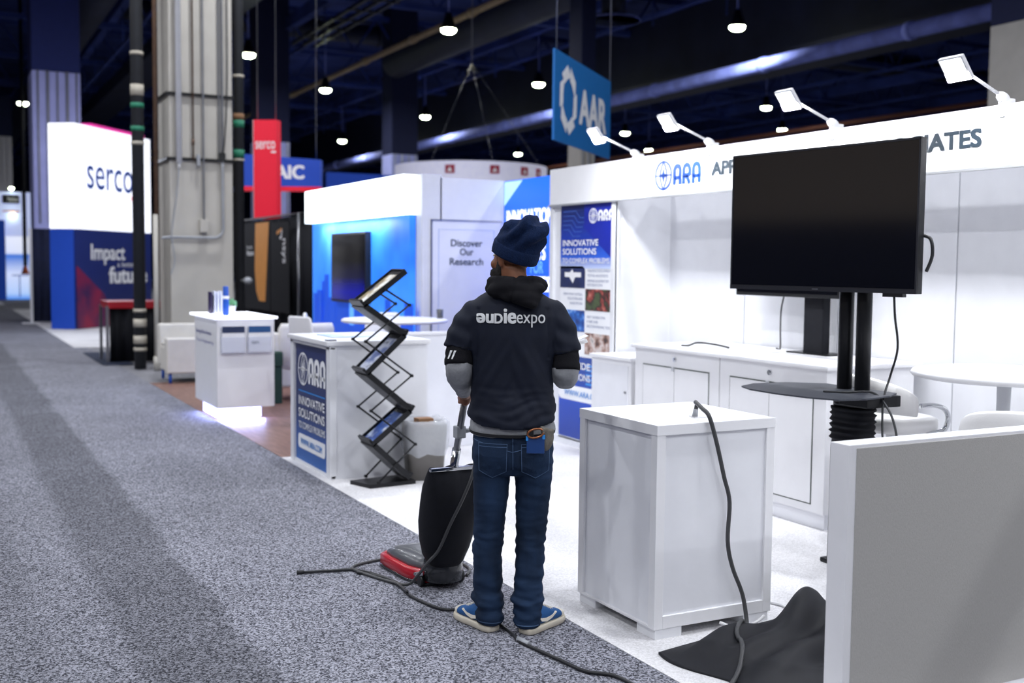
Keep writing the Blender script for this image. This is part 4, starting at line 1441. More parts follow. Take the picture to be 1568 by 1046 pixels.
t = thing('hanging_sign', 'tall red hanging sign with white lettering beside the cream column', 'hanging sign', (5.9, 22, 2.4))
RL, RR = V((5.71, 22.11, 0)), V((6.10, 21.84, 0))
ex = (RR - RL).normalized()
Wd = (RR - RL).length
nf = ex.cross(EZ)
b = B()
b.prism([(0, 2.48), (Wd, 2.48), (Wd, 4.43), (0, 4.43)], RL, ex, EZ, -.25)
sg = b.build('sign_body', M['red_sign'], t)
b = B()
b.prism([(-.012, 2.48), (0, 2.48), (0, 4.43), (-.012, 4.43)], RL, ex, EZ, -.25)
b.build('grey_side', M['alu'], sg)
text('lettering', [('serco', RL + ex * .04 + nf * .003 + EZ * 3.86, ex, EZ, Wd - .07, .15, .01)], sg, M['white_ink'])
b = B()
b.stroke([(.36, 3.80), (.46, 3.80)], .035, RL + nf * .003, ex, EZ, .002)
b.build('underline', M['white_ink'], sg)
b = B()
for u in (.05, Wd - .05):
    b.cyl(RL + ex * u - nf * .1 + EZ * 4.43, RL + ex * u - nf * .1 + EZ * 12, .008, seg=6)
b.build('hanging_wire', M['steel'], t)

t = thing('hanging_sign', 'blue hanging sign with white letters and red foot edge behind the red sign', 'hanging sign', (6.8, 23.8, 3.1))
RL, RR = V((5.86, 24.25, 0)), V((7.48, 23.38, 0))
ex = (RR - RL).normalized()
Wd = (RR - RL).length
nf = ex.cross(EZ)
b = B()
b.prism([(0, 3.26), (Wd, 3.26), (Wd, 3.84), (0, 3.96)], RL, ex, EZ, -.3)
sg = b.build('sign_body', M['blue_sign'], t)
b = B()
b.prism([(0, 3.17), (Wd, 3.17), (Wd, 3.26), (0, 3.26)], RL, ex, EZ, -.3)
b.build('red_edge', M['red_sign'], sg)
text('lettering', [('SAIC', RL + ex * .70 + nf * .003 + EZ * 3.42, ex, EZ, .80, .30, .035)], sg, M['white_ink'])
b = B()
for u in (.1, Wd - .1):
    b.cyl(RL + ex * u - nf * .1 + EZ * 3.8, RL + ex * u - nf * .1 + EZ * 12, .008, seg=6)
b.build('hanging_wire', M['steel'], t)
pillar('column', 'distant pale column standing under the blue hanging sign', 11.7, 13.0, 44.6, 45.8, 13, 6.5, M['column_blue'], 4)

# ------------------------------------------------------------------ big cream column and the poles beside it
t = thing('column', 'big cream painted column with conduits left of the kiosk', 'column', (3.57, 17.4, 0))
X0c, X1c, Y0c, Y1c = 3.14, 4.07, 17.0, 17.9
sh_ = B().bx(X0c, X1c, Y0c, Y1c, .003, 13, .02).build('shaft', M['column'], t)
b = B()
for z in (4.08, 3.13):
    b.bx(X0c - .01, X1c + .01, Y0c - .045, Y0c, z - .02, z + .02).bx(X0c - .045, X0c, Y0c - .02, Y1c, z - .02, z + .02)
b.build('strut_channel', M['black_metal'], t)
B().cyl((3.26, 16.90, 3.06), (3.26, 16.90, 13), .042, seg=14).cyl((3.26, 16.90, 2.98), (3.26, 16.90, 3.06), .02, seg=10).build('white_pipe', M['white_paint'], t)
B().cyl((3.47, 16.92, 3.12), (3.47, 16.92, 13), .014, seg=8).cyl((3.47, 16.92, 3.34), (3.47, 16.92, 3.42), .024, seg=8).build('brown_conduit', M['brown_pipe'], t)
b = B()
b.cyl((3.62, 16.92, 2.2), (3.62, 16.92, 13), .014, seg=8).cyl((3.85, 16.92, 3.1), (3.85, 16.92, 13), .012, seg=8).cyl((3.90, 16.92, 3.1), (3.90, 16.92, 13), .018, seg=8)
b.tube([(3.90, 16.92, 3.10), (3.90, 16.92, 2.4), (3.90, 16.92, 2.12), (3.87, 16.92, 2.02), (3.78, 16.92, 1.975), (3.6, 16.92, 1.97), (3.15, 16.92, 1.97), (3.0, 16.92, 1.95)], .022, seg=10)
b.build('grey_conduit', M['grey_pipe'], t)
B().bx(3.84, 3.94, 16.88, 16.96, 3.12, 3.24, .008).build('black_box', M['black'], t)
B().bx(3.56, 3.68, 16.90, 17.0, 2.05, 2.24, .01).build('junction_box', M['column'], t)
B().bx(3.52, 3.57, 16.9, 16.96, 3.03, 3.2, .008).build('valve', M['grey_pipe'], t)
B().tube([(3.26, 16.9, 3.0), (3.22, 16.88, 2.6), (3.16, 16.88, 2.2), (3.14, 16.88, 1.95), (3.18, 16.9, 1.7), (3.17, 16.9, 1.55), (3.12, 16.9, 1.42)], .010, seg=6).build('thin_cable', M['grey_pipe'], t)
B().tube([(3.94, 16.9, 13), (3.97, 16.88, 6), (3.96, 16.88, 4), (3.9, 16.88, 3.22)], .010, seg=6).build('black_cable', M['cord_dark'], t)
B().cyl((2.98, 17.2, .15), (2.98, 17.2, 13), .032, seg=12).build('brown_pipe', M['brown_pipe'], t)
B().cyl((2.93, 17.0, .003), (2.93, 17.0, .2), .05, seg=14).cyl((2.93, 17.0, .2), (2.93, 17.0, 2.3), .035, seg=14).build('white_standpipe', M['column'], t)


def taped_pole(name, lab, x, y, r, z0, bands, m):
    t = thing(name, lab, 'pole', (x, y, z0))
    B().cyl((x, y, z0), (x, y, 13), r, seg=20).build('sleeve', m, t)
    for (z, h, mm) in bands:
        B().cyl((x, y, z), (x, y, z + h), r + .008, seg=20).build('tape_band', mm, t)
    return t


T1, T2 = M['tape'], M['green_tape']
taped_pole('cable_pole', 'black taped cable pole standing left of the cream column', 2.74, 17.3, .088, .003,
           [(4.64, .05, T1), (4.05, .16, T1), (3.87, .07, T2), (3.53, .07, T2), (3.33, .05, T1), (.85, .05, T1), (.63, .12, T1), (.38, .12, T1), (.27, .05, T1)], M['pole_sleeve'])
pole_r = taped_pole('cable_pole', 'black taped cable pole right of the cream column', 4.24, 17.3, .075, .003,
           [(4.44, .04, T1), (3.80, .09, M['cardboard']), (3.68, .11, T2), (3.22, .12, T2), (3.17, .03, T1)], M['pole_sleeve'])
B().ell((4.30, 17.05, 1.33), (.07, .07, .055)).cyl((4.24, 17.21, 1.33), (4.29, 17.08, 1.33), .015, seg=8).build('round_fitting', M['grey_pipe'], pole_r)

# black skirted table with red top
t = thing('skirted_table', 'black skirted table with red edge behind the taped pole', 'table', (3.3, 19, 0))
drp = drape('table_skirt', 'x', 18.5, 2.47, 3.9, .01, .86, M['black_cloth'], 'X')
for k in ('label', 'category'):
    del drp[k]
drp.parent = t
drp.matrix_parent_inverse = Matrix.Translation((-3.3, -19, 0))
b = B().bx(2.44, 3.93, 18.45, 19.3, .86, .97, .01)
b.build('red_top', M['red'], t)
B().bx(2.41, 2.45, 18.44, 18.5, .003, .9).bx(2.41, 2.45, 19.2, 19.26, .003, .9).build('frame_leg', M['steel'], t)
tag(B().bx(2.3, 2.75, 18.0, 20.6, .003, .012).build('door_mat', M['mat_blue']), 'dark blue mat on the floor in front of the skirted table', 'mat')

# ------------------------------------------------------------------ lit corner tower (far left)
t = thing('lit_tower', 'white glowing corner tower with blue lettering over a dark blue foot', 'booth sign', (3.2, 28.4, 0))
Cn = V((2.975, 27.73, 0))
er = V((1.96, 2.5, 0)).normalized()
el_ = V((-.79, .62, 0)).normalized()
Lr, Ll = 3.5, .66
def tower_face(o, ex, L, z0, z1, m, name, th=-.05):
    return B().prism([(0, z0), (L, z0), (L, z1), (0, z1)], o, ex, EZ, th).build(name, m, t)
LG = mat('lit_sign_face', '#ffffff', .5, emit=1.25, ecol='#eef2ff', noise_amt=0)
rf = tower_face(Cn, er, Lr, 2.36, 4.8, LG, 'lit_sign_face')
lf = tower_face(Cn + el_ * Ll, -el_, Ll - .01, 2.36, 4.8, LG, 'lit_side_face')
fr = tower_face(Cn, er, Lr, .01, 2.355, gradient_mat('tower_foot_print', [(0, '#0d1d5c'), (.5, '#14246a'), (1, '#142a78')], 0, 2.36), 'lettered_foot')
tower_face(Cn + el_ * Ll, -el_, Ll - .01, .01, 2.355, M['blue_sign'], 'blue_side_foot')
n_r = er.cross(EZ)
text('lettering', [('serco', Cn + er * .50 + n_r * .01 + EZ * 3.32, er, EZ, 2.1, .56, .006)], rf, M['blue_ink'])
b = B()
b.stroke([(2.5, 3.2), (2.8, 3.19)], .09, Cn + n_r * .01, er, EZ, .004)
b.build('red_underline', M['red_sign'], rf)
text('lettering', [('Impact', Cn + er * .62 + n_r * .01 + EZ * 1.52, er, EZ, 1.55, .5, .02), ('future', Cn + er * 1.4 + n_r * .01 + EZ * 1.06, er, EZ, 1.85, .42, .03), ('a better', Cn + er * 1.8 + n_r * .01 + EZ * 1.47, er, EZ, .9, .13, 0)], fr, M['white_ink'])
b = B()
b.prism([(.02, .02), (1.6, .02), (1.2, .8), (.02, 1.5)], Cn + n_r * .004, er, EZ, .002)
b.build('magenta_print', photo_mat('magenta_print', ['#3c1450', '#7a1548', '#a3163e'], 1.5), fr)
b = B().prism([(.9, .1), (3.4, .1), (3.4, .4), (.9, .4)], Cn + EZ * 4.78, er, V((-.79, .62, 0)), .12)
b.build('magenta_roof', mat('magenta_lit', '#e0319a', .6, emit=.5), t)
lamp('tower_wash', 'AREA', Cn + V((-.4, -2.2, 3.6)), 60, (.8, .85, 1), target=(2.9, 24, 0), shape='SQUARE', size=1.2)

t = thing('navy_drape', 'narrow dark blue drape beside the glowing corner tower', 'drape', (2.5, 30.7, 0))
dn = drape('drape_cloth', 'x', 30.7, 2.26, 3.2, .05, 2.42, M['navy_cloth'], 'X')
for k in ('label', 'category'):
    del dn[k]
dn.parent = t
dn.matrix_parent_inverse = Matrix.Translation((-2.5, -30.7, 0))
B().bx(2.19, 2.25, 30.66, 30.74, .003, 2.42).build('white_post', M['white'], t)
B().bx(2.0, 2.4, 30.5, 30.9, .003, .03).build('foot', M['white'], t)

# far left booth with a small black sign
t = thing('far_booth', 'distant white and blue lit booth with a small black sign at the left edge', 'booth', (3, 50.4, 0))
B().bx(1.5, 3.75, 50.3, 50.5, 2.6, 4.42).build('header', mat('bluish_white_lit', '#c9d4ff', .5, emit=.55), t)
sgn = B().bx(2.6, 3.25, 50.27, 50.3, 3.95, 4.3).build('black_sign', M['black'], t)
text('lettering', [('Parker', (2.8, 50.265, 4.03), EX, EZ, .42, .18, .03)], sgn, M['white_ink'])
B().bx(2.6, 3.25, 50.28, 50.3, 3.6, 3.66).build('orange_rule', M['orange'], t)
B().bx(2.7, 3.8, 50.3, 50.4, 0, 2.6).build('lit_wall', gradient_mat('far_lit_print', [(0, '#3f8df0'), (.1, '#b8d4ff'), (.4, '#dbe6ff'), (.7, '#2a72d8'), (.74, '#e4ebff'), (1, '#eef2ff')], 0, 2.6, emit=.75), t)
B().bx(1.2, 2.66, 49.9, 50.2, 0, 3.25).build('blue_side_wall', M['blue_sign'], t)
b = B()
b.cyl((3.2, 50.2, 1.0), (3.2, 50.2, .1), .02, seg=6).cyl((2.9, 50.2, 1.0), (3.55, 50.2, 1.0), .02, seg=6).ell((3.4, 50.2, 1.2), (.1, .02, .15))
b.build('figure_print', M['blue_ink'], t)
for (x, z) in ((2.95, 4.55), (2.98, 3.45)):
    B().ell((x, 50.15, z), (.09, .06, .05)).build('spot_lamp', M['lens'], t)
t = thing('beige_booth_wall', 'distant beige ribbed wall above the small black sign', 'wall', (2.0, 55, 0))
b = B()
for k in range(16):
    b.bx(-.2 + .22 * k, -.03 + .22 * k, 55, 55.1, 5.0, 7.15)
b.bx(-.2, 3.3, 55.1, 55.2, 0, 7.15)
b.build('ribbed_panel', M['cream'], t)
B().bx(-.2, 3.3, 54.9, 55, 7.15, 8.9).build('dark_header', M['navy_cloth'], t)
t = thing('drop_cord', 'black hanging drop cable with an orange plug at the far left', 'cable', (3.42, 47, 1.1))
B().cyl((3.2, 47, 1.4), (3.2, 47, 13), .075, seg=10).build('cable', M['black'], t)
B().cyl((3.2, 47, 1.08), (3.2, 47, 1.42), .16, .05, seg=12).build('orange_plug', mat('orange_plastic', '#c0562c', .5), t)
tag(B().bx(1.6, 2.3, 44, 47, .003, .01).build('pale_carpet', M['booth_carpet']), 'pale carpet strip in front of the distant lit booth', 'carpet')

# ------------------------------------------------------------------ the man with the vacuum cleaner
MROT = math.radians(-27.56)
MLOC = V((2.266, 4.296, 0))
man = thing('person', 'person in navy beanie and navy shirt seen from behind, holding the vacuum cleaner', 'person', MLOC, MROT, local=True)
MW = Matrix.Translation(MLOC) @ Euler((0, 0, MROT)).to_matrix().to_4x4()


def nz(x, y, z):
    return noise.noise(V((x, y, z)))


# --- body: one continuous surface (head, neck, trunk, arms, hands, legs)
HC = V((-.022, .02, 1.635))
HM = Matrix.Translation(HC) @ Euler((0, 0, math.radians(46))).to_matrix().to_4x4()


def hp(x, y, z):
    return HM @ V((x, y, z))


b = B()
HR = (0, 0, math.radians(46))
for c, r in (((0, -.012, .03), (.076, .095, .095)), ((0, .022, -.03), (.062, .072, .085)), ((0, .045, -.085), (.044, .045, .03)), ((0, .083, .03), (.05, .016, .013)),
             ((-.035, .068, -.03), (.026, .022, .026)), ((.035, .068, -.03), (.026, .022, .026)), ((0, .09, -.058), (.024, .013, .006)), ((0, .088, -.071), (.02, .013, .007)), ((0, .08, -.096), (.022, .018, .018)),
             ((0, .112, -.032), (.016, .013, .010)), ((.013, .104, -.034), (.010, .010, .008)), ((-.013, .104, -.034), (.010, .010, .008))):
    b.ell(hp(*c), r, HR, 24, 16)
b.tube([hp(0, .088, .03), hp(0, .1, .0), hp(0, .112, -.028)], lambda t: .009 + .005 * t, seg=10)
for s in (-1, 1):
    b.ell(hp(s * .078, -.008, -.012), (.009, .021, .032), HR, 16, 12)
    b.ell(hp(s * .083, -.016, -.005), (.006, .013, .022), HR, 12, 10)
b.loft([(V((-.02, -.01, 1.60)), .055, .055), (V((-.012, -.02, 1.53)), .056, .056), (V((-.012, -.015, 1.46)), .075, .065), (V((-.016, 0, 1.42)), .16, .08), (V((-.018, 0, 1.30)), .165, .10),
        (V((-.018, 0, 1.10)), .145, .09), (V((-.014, 0, .90)), .155, .10), (V((-.014, 0, .80)), .155, .105), (V((-.014, 0, .74)), .13, .09)], 32)
for s, cx in ((-1, -.095), (1, .068)):
    b.loft([(V((cx, -.01, .80)), .07, .075), (V((cx - .004, -.01, .62)), .058, .062), (V((cx - .012 * (s < 0), -.02, .45)), .042, .044), (V((cx - .02 * (s < 0), -.04, .3)), .040, .044), (V((cx - .018 * (s < 0), -.05 if s < 0 else -.08, .09)), .03, .035)], 20)
# arms
b.tube([(-.15, 0, 1.40), (-.195, -.01, 1.36), (-.235, -.02, 1.26), (-.25, -.03, 1.15), (-.245, .08, 1.095), (-.239, .20, 1.03), (-.237, .245, 1.0)], lambda t: .043 - .017 * t, seg=14)
b.tube([(.11, 0, 1.40), (.158, -.01, 1.37), (.198, -.02, 1.26), (.212, -.035, 1.145), (.214, .08, 1.14), (.22, .19, 1.16), (.226, .235, 1.17)], lambda t: .043 - .017 * t, seg=14)
# left hand closed round the handle (handle axis near x=-.232, y=.30)
b.ell((-.236, .262, .992), (.030, .024, .046), None, 16, 12)
for k in range(4):
    z = 1.025 - .0215 * k
    y = .300 + (1.0 - z) * .25
    rr = (.0088, .0095, .0092, .0078)[k]
    b.tube([(-.258, y - .035, z), (-.266, y - .008, z), (-.256, y + .020, z - .001), (-.232, y + .029, z - .002), (-.212, y + .018, z - .002)], rr, seg=10, sub=4)
b.tube([(-.222, .25, .985), (-.203, .272, 1.0), (-.202, .298, 1.012), (-.214, .322, 1.022)], lambda t: .0115 - .002 * t, seg=10)
# right hand holding a folded paper in front
b.ell((.232, .262, 1.176), (.036, .042, .017), (.25, .0, 0), 16, 12)
for k in range(4):
    x = .206 + .018 * k
    L_ = (.055, .064, .06, .046)[k]
    b.tube([(x, .285, 1.184), (x, .285 + L_ * .5, 1.200), (x - .002, .285 + L_ * .82, 1.219), (x - .005, .285 + L_ * .66, 1.236)], (.0085, .0092, .009, .0076)[k], seg=10, sub=4)
b.tube([(.205, .235, 1.178), (.188, .262, 1.198), (.192, .29, 1.219), (.206, .305, 1.231)], lambda t: .0115 - .002 * t, seg=10)
body = link('body', fused(b, .0055, 3), M['skin'], man)
b = B()
for s in (-1, 1):
    b.ell(hp(s * .030, .0775, .010), (.012, .0085, .0065), HR, 12, 10)
b.build('eyes', M['eye'], man, True)
b = B()
for s in (-1, 1):
    b.ell(hp(s * .030, .0842, .0098), (.0045, .0025, .0048), HR, 10, 8)
b.build('irises', M['beard'], man, True)
b = B()
b.ell(hp(0, .048, -.088), (.053, .054, .036), HR, 24, 14)
for s in (-1, 1):
    b.ell(hp(s * .060, .022, -.05), (.009, .022, .040), HR, 16, 12)
    b.ell(hp(s * .045, .06, -.07), (.022, .028, .026), HR, 16, 12)
b.ell(hp(0, .096, -.048), (.026, .012, .006), HR, 16, 10)
link('beard', fused(b, .005, 2, lambda c, n: .003 * nz(c.x * 160, c.y * 160, c.z * 160)), M['beard'], man)

# --- knitted beanie with turned-up rim
fdir = V((-math.sin(math.radians(46)), math.cos(math.radians(46)), 0))     # where the face points
sdir = V((fdir.y, -fdir.x, 0))
tilt = (fdir + EZ * .42).normalized()
up_ = sdir.cross(tilt)
up_ = up_ if up_.z > 0 else -up_
c0 = V((-.014, .008, 1.642))
rings = []
for (h, sx, rs, rf, dx, dy) in ((0, 0, .088, .104, 0, 0), (.03, 0, .092, .108, 0, 0), (.06, 0, .093, .108, 0, 0), (.09, 0, .094, .106, .004, -.004), (.12, 0, .092, .100, .014, -.012),
                                (.142, 0, .082, .086, .024, -.02), (.158, 0, .064, .064, .032, -.03), (.167, 0, .040, .040, .034, -.034), (.171, 0, .012, .012, .034, -.036)):
    rings.append((c0 + up_ * h + V((dx, dy, 0)), rs, rf, sdir, tilt))
b = B()
b.loft(rings, 64)
bm_me = bpy.data.meshes.new('beanie')
bmesh.ops.subdivide_edges(b.bm, edges=list(b.bm.edges), cuts=2, use_grid_fill=True, smooth=.6)
bmesh.ops.recalc_face_normals(b.bm, faces=b.bm.faces)
b.bm.normal_update()
for v in b.bm.verts:
    h = (v.co - c0).dot(up_)
    k = min(1, max(0, (h - .05) / .06))
    q = v.co
    fold = .013 * math.sin(q.x * 60 - q.z * 75 + 1.5 + 2.5 * nz(q.x * 9, q.y * 9, q.z * 9)) + .012 * nz(q.x * 16, q.y * 16, q.z * 16 + 4)
    # slouch: a soft peak to the back right
    pk = math.exp(-((q.x - .07) / .04) ** 2 - ((q.z - 1.745) / .035) ** 2)
    v.co += v.normal * (k * fold) + V((.022, -.006, .006)) * pk * k
b.bm.to_mesh(bm_me)
b.bm.free()
for p in bm_me.polygons:
    p.use_smooth = True
hat = link('beanie', bm_me, M['knit'], man)
b = B()
rings = []
for (h, g) in ((-.004, .0), (-.006, .004), (.0, .0065), (.02, .0075), (.042, .0075), (.05, .004), (.051, -.002)):
    rings.append((c0 + up_ * h, .090 + g, .106 + g, sdir, tilt))
b.loft(rings, 64, caps=False)
b.build('turned_up_rim', M['knit'], hat, True)

# --- jeans
b = B()
b.loft([(V((-.014, -.005, .885)), .170, .118), (V((-.014, -.008, .84)), .176, .125), (V((-.013, -.012, .78)), .180, .135), (V((-.013, -.008, .73)), .178, .13), (V((-.013, -.005, .69)), .15, .10)], 40, 2.3)
LL = [(.80, -.098, -.008, .082, .105), (.72, -.103, -.006, .085, .102), (.60, -.108, -.006, .079, .092), (.48, -.114, -.006, .071, .080), (.40, -.118, -.01, .067, .075), (.30, -.120, -.02, .065, .074), (.20, -.119, -.032, .063, .072),
      (.14, -.115, -.04, .069, .076), (.10, -.110, -.05, .066, .078), (.055, -.108, -.052, .062, .076), (.035, -.107, -.052, .060, .074)]
LR = [(.80, .074, -.008, .082, .105), (.72, .080, -.006, .086, .102), (.60, .078, -.008, .078, .092), (.48, .072, -.014, .070, .080), (.40, .070, -.022, .066, .075), (.30, .066, -.036, .064, .074), (.20, .062, -.052, .064, .073),
      (.14, .060, -.064, .075, .078), (.105, .058, -.07, .066, .078), (.055, .060, -.075, .061, .076), (.03, .060, -.075, .060, .075)]
for L_ in (LL, LR):
    b.loft([(V((x, y, z)), rx, ry) for z, x, y, rx, ry in L_], 32, 2.2)


def jeans_fold(c, n):
    z = c.z
    w = .003 + .012 * math.exp(-((z - .12) / .09) ** 2) + .006 * math.exp(-((z - .42) / .12) ** 2) + .003 * math.exp(-((z - .72) / .06) ** 2)
    a = nz(c.x * 7 + 3, c.y * 7, z * 30 + c.x * 9) + .6 * nz(c.x * 16, c.y * 16, z * 55 + 7)
    cr = -.010 * math.exp(-((c.x + .012) / .010) ** 2) * (1 if .70 < z < .84 else 0) * (1 if c.y < -.05 else 0)
    ridge = .006 * math.sin(z * 70 + 14 * c.x + 3 * nz(c.x * 5, c.y * 5, z * 4)) * math.exp(-((z - .13) / .10) ** 2)
    return w * a + cr + ridge


jm = fused(b, .008, 3, jeans_fold)
jeans = link('jeans', jm, M['denim'], man)


def bvh_of(o):
    return BVHTree.FromPolygons([v.co.copy() for v in o.data.vertices], [list(p.vertices) for p in o.data.polygons])


def conform(name, bm, bvh, m, parent, off=.003, thick=0.0):
    """lay a flat x-z pattern on the back of a garment"""
    bmesh.ops.triangulate(bm, faces=list(bm.faces))
    for _ in range(3):
        ed = [e for e in bm.edges if e.calc_length() > .008]
        if not ed:
            break
        bmesh.ops.subdivide_edges(bm, edges=ed, cuts=1)
        bmesh.ops.triangulate(bm, faces=list(bm.faces))
    for v in bm.verts:
        h = bvh.ray_cast(V((v.co.x, -1, v.co.z)), V((0, 1, 0)))
        if h[0] is not None:
            v.co = h[0] + V((0, -off + v.co.y, 0))
    me = bpy.data.meshes.new(name)
    bmesh.ops.recalc_face_normals(bm, faces=bm.faces)
    bm.to_mesh(me)
    bm.free()
    return link(name, me, m, parent)


def flat(pts):
    b = B()
    b.bm.faces.new([b.bm.verts.new((x, 0, z)) for x, z in pts])
    return b.bm


jb = bvh_of(jeans)
for cx, sx in ((-.100, 1), (.085, 1)):
    w = .062
    pts = [(cx - w, .835), (cx + w, .835), (cx + w * .95, .715), (cx, .685), (cx - w * .95, .715)]
    pk = conform('back_pocket', flat(pts), jb, M['denim'], jeans, .005)
    st = B()
    st.stroke(pts, .003, (0, 0, 0), EX, EZ, 0, closed=True)
    st.stroke([(cx - w, .822), (cx + w, .822)], .003, (0, 0, 0), EX, EZ, 0)
    conform('stitching', st.bm, jb, M['denim_light'], pk, .0065)
st = B()
st.stroke([(-.014, .86), (-.013, .80), (-.012, .72)], .003, (0, 0, 0), EX, EZ, 0)
st.stroke([(-.185, .845), (-.10, .825), (-.014, .80), (.07, .825), (.155, .845)], .003, (0, 0, 0), EX, EZ, 0)
conform('seam', st.bm, jb, M['denim_light'], jeans, .003)
for zc, LX in ((.05, -.107), (.045, .06)):
    b = B()
    st = B()
    st.stroke([(LX - .06, zc), (LX + .06, zc)], .004, (0, 0, 0), EX, EZ, 0)
    conform('hem_stitching', st.bm, jb, M['denim_light'], jeans, .003)

# --- grey sweatshirt (sleeves and hem), shirt, black hooded top
b = B()
b.loft([(V((-.016, -.005, .868)), .184, .128, EX, V((0, 1, .10))), (V((-.016, -.005, .895)), .188, .132, EX, V((0, 1, .10))), (V((-.016, -.005, .93)), .183, .130), (V((-.016, -.005, 1.0)), .165, .11), (V((-.016, -.005, 1.3)), .17, .10)], 40, 2.2)
b.tube([(-.251, -.025, 1.20), (-.252, -.035, 1.160), (-.250, .0, 1.115), (-.246, .08, 1.085), (-.241, .165, 1.045), (-.239, .21, 1.025)], lambda t: .055 + .010 * math.sin(PI * min(1, t * 1.3)) - .016 * t, seg=18)
b.tube([(.212, -.025, 1.185), (.213, -.035, 1.148), (.214, .01, 1.115), (.216, .09, 1.125), (.220, .165, 1.150), (.223, .20, 1.162)], lambda t: .055 + .009 * math.sin(PI * min(1, t * 1.3)) - .016 * t, seg=18)
sweat = link('sweatshirt', fused(b, .007, 3, lambda c, n: .005 * nz(c.x * 26, c.y * 26, c.z * 30)), M['sweat'], man)
b = B()
b.loft([(V((-.016, -.005, .874)), .1885, .1325, EX, V((0, 1, .10))), (V((-.016, -.005, .881)), .190, .134, EX, V((0, 1, .10))), (V((-.016, -.005, .888)), .1905, .1345, EX, V((0, 1, .10)))], 48, 2.2, caps=False)
b.build('dark_stripe', M['hem_dark'], sweat, True)

b = B()
b.loft([(V((-.018, -.004, .942)), .194, .150, EX, V((0, 1, .30))), (V((-.018, -.004, .985)), .192, .142, EX, V((0, 1, .16))), (V((-.018, -.002, 1.05)), .182, .130), (V((-.018, 0, 1.18)), .184, .132), (V((-.018, 0, 1.30)), .196, .132),
        (V((-.018, 0, 1.38)), .205, .124), (V((-.018, 0, 1.43)), .188, .108), (V((-.017, -.004, 1.465)), .150, .090), (V((-.015, -.008, 1.50)), .095, .07)], 48, 2.25)
b.tube([(-.150, 0, 1.405), (-.190, -.005, 1.385), (-.225, -.010, 1.33), (-.242, -.014, 1.27), (-.250, -.016, 1.236)], lambda t: .049 + .008 * math.sin(PI * t) + .021 * t, seg=20)
b.tube([(.114, 0, 1.41), (.154, -.005, 1.39), (.188, -.010, 1.33), (.206, -.014, 1.26), (.213, -.016, 1.222)], lambda t: .049 + .008 * math.sin(PI * t) + .021 * t, seg=20)


def shirt_fold(c, n):
    z, x = c.z, c.x
    back = 1 if c.y < 0 else .5
    f = .005 * nz(x * 9, c.y * 9, z * 5 + 2)
    low = math.exp(-((z - .98) / .09) ** 2)
    wz = z + .10 * nz(x * 4, 2, z * 4)
    f += back * .011 * low * (nz(x * 7, 5, wz * 26) + .5 * nz(x * 12 + 4, 5, wz * 40))
    mid = math.exp(-((z - 1.13) / .17) ** 2)
    sl = x * 22 + (z - 1.1) * 13 * (1 if x > -.02 else -1)
    f += back * .015 * mid * nz(sl, 2.0, (z - x) * 2.2)
    arm = 1 if (x < -.2 or x > .17) else 0
    f += arm * .003 * math.sin(z * 80 + x * 30)
    # straight folds down from the arm pits
    f -= .006 * math.exp(-((x + .175 - (z - 1.3) * .05) / .008) ** 2) * (1 if 1.2 < z < 1.42 and c.y < 0 else 0)
    f -= .006 * math.exp(-((x - .135 + (z - 1.3) * .05) / .008) ** 2) * (1 if 1.2 < z < 1.42 and c.y < 0 else 0)
    return f


shirt = link('shirt', fused(b, .0075, 3, shirt_fold), M['shirt'], man)
sb = bvh_of(shirt)
pb = text_bm('e', (0, 0, 0), EX, EZ, .040, .042, .03, depth=0)
for v in pb.verts:           # the first letter is a turned e
    v.co.x, v.co.z = -.176 + (.040 - v.co.x), 1.353 + (.042 - v.co.z)
conform('shirt_lettering', pb, sb, M['print'], shirt, .003)
for body_, x, w, z, h, bold in (('u', -.134, .034, 1.353, .040, .03), ('D', -.098, .036, 1.353, .042, .03), ('ie', -.058, .054, 1.353, .063, .03), ('expo', -.002, .122, 1.337, .055, .004)):
    conform('shirt_lettering', text_bm(body_, (x, 0, z), EX, EZ, w, h, bold, depth=0), sb, M['print'], shirt, .003)
for sx, cx, zz in ((-1, -.252, 1.245), (1, .214, 1.232)):
    st = B()
    st.stroke([(cx - .055, zz), (cx + .055, zz)], .002, (0, 0, 0), EX, EZ, 0)
    conform('sleeve_seam', st.bm, sb, M['hem_dark'], shirt, .002)

b = B()
for i in range(28):      # collar roll of the hood
    a = 2 * PI * i / 28
    bk = .5 - .5 * math.sin(a)
    b.ell((-.008 + .104 * math.cos(a), -.012 + .088 * math.sin(a), 1.508 + .016 * math.sin(a * 1) * -1), (.034, .034, .026 + .012 * bk), None, 12, 8)
b.ell((-.006, -.092, 1.497), (.128, .052, .050), (.25, 0, 0), 24, 16)
b.ell((.012, -.112, 1.468), (.098, .045, .036), (.2, .06, 0), 24, 16)
b.ell((.034, -.122, 1.445), (.052, .036, .026), (.2, .1, 0), 24, 16)
b.ell((-.03, -.06, 1.535), (.07, .045, .028), (.1, -.1, 0), 20, 14)


def hood_fold(c, n):
    return .007 * nz(c.x * 14, c.y * 14, c.z * 20) + .006 * math.sin(c.x * 34 + c.z * 60 + 2 * nz(c.x * 8, c.y * 8, c.z * 8)) * (1 if c.y < -.03 else .4) - .007 * math.exp(-((c.x + .018 - (c.z - 1.5) * .2) / .006) ** 2) * (1 if c.y < -.06 else 0)


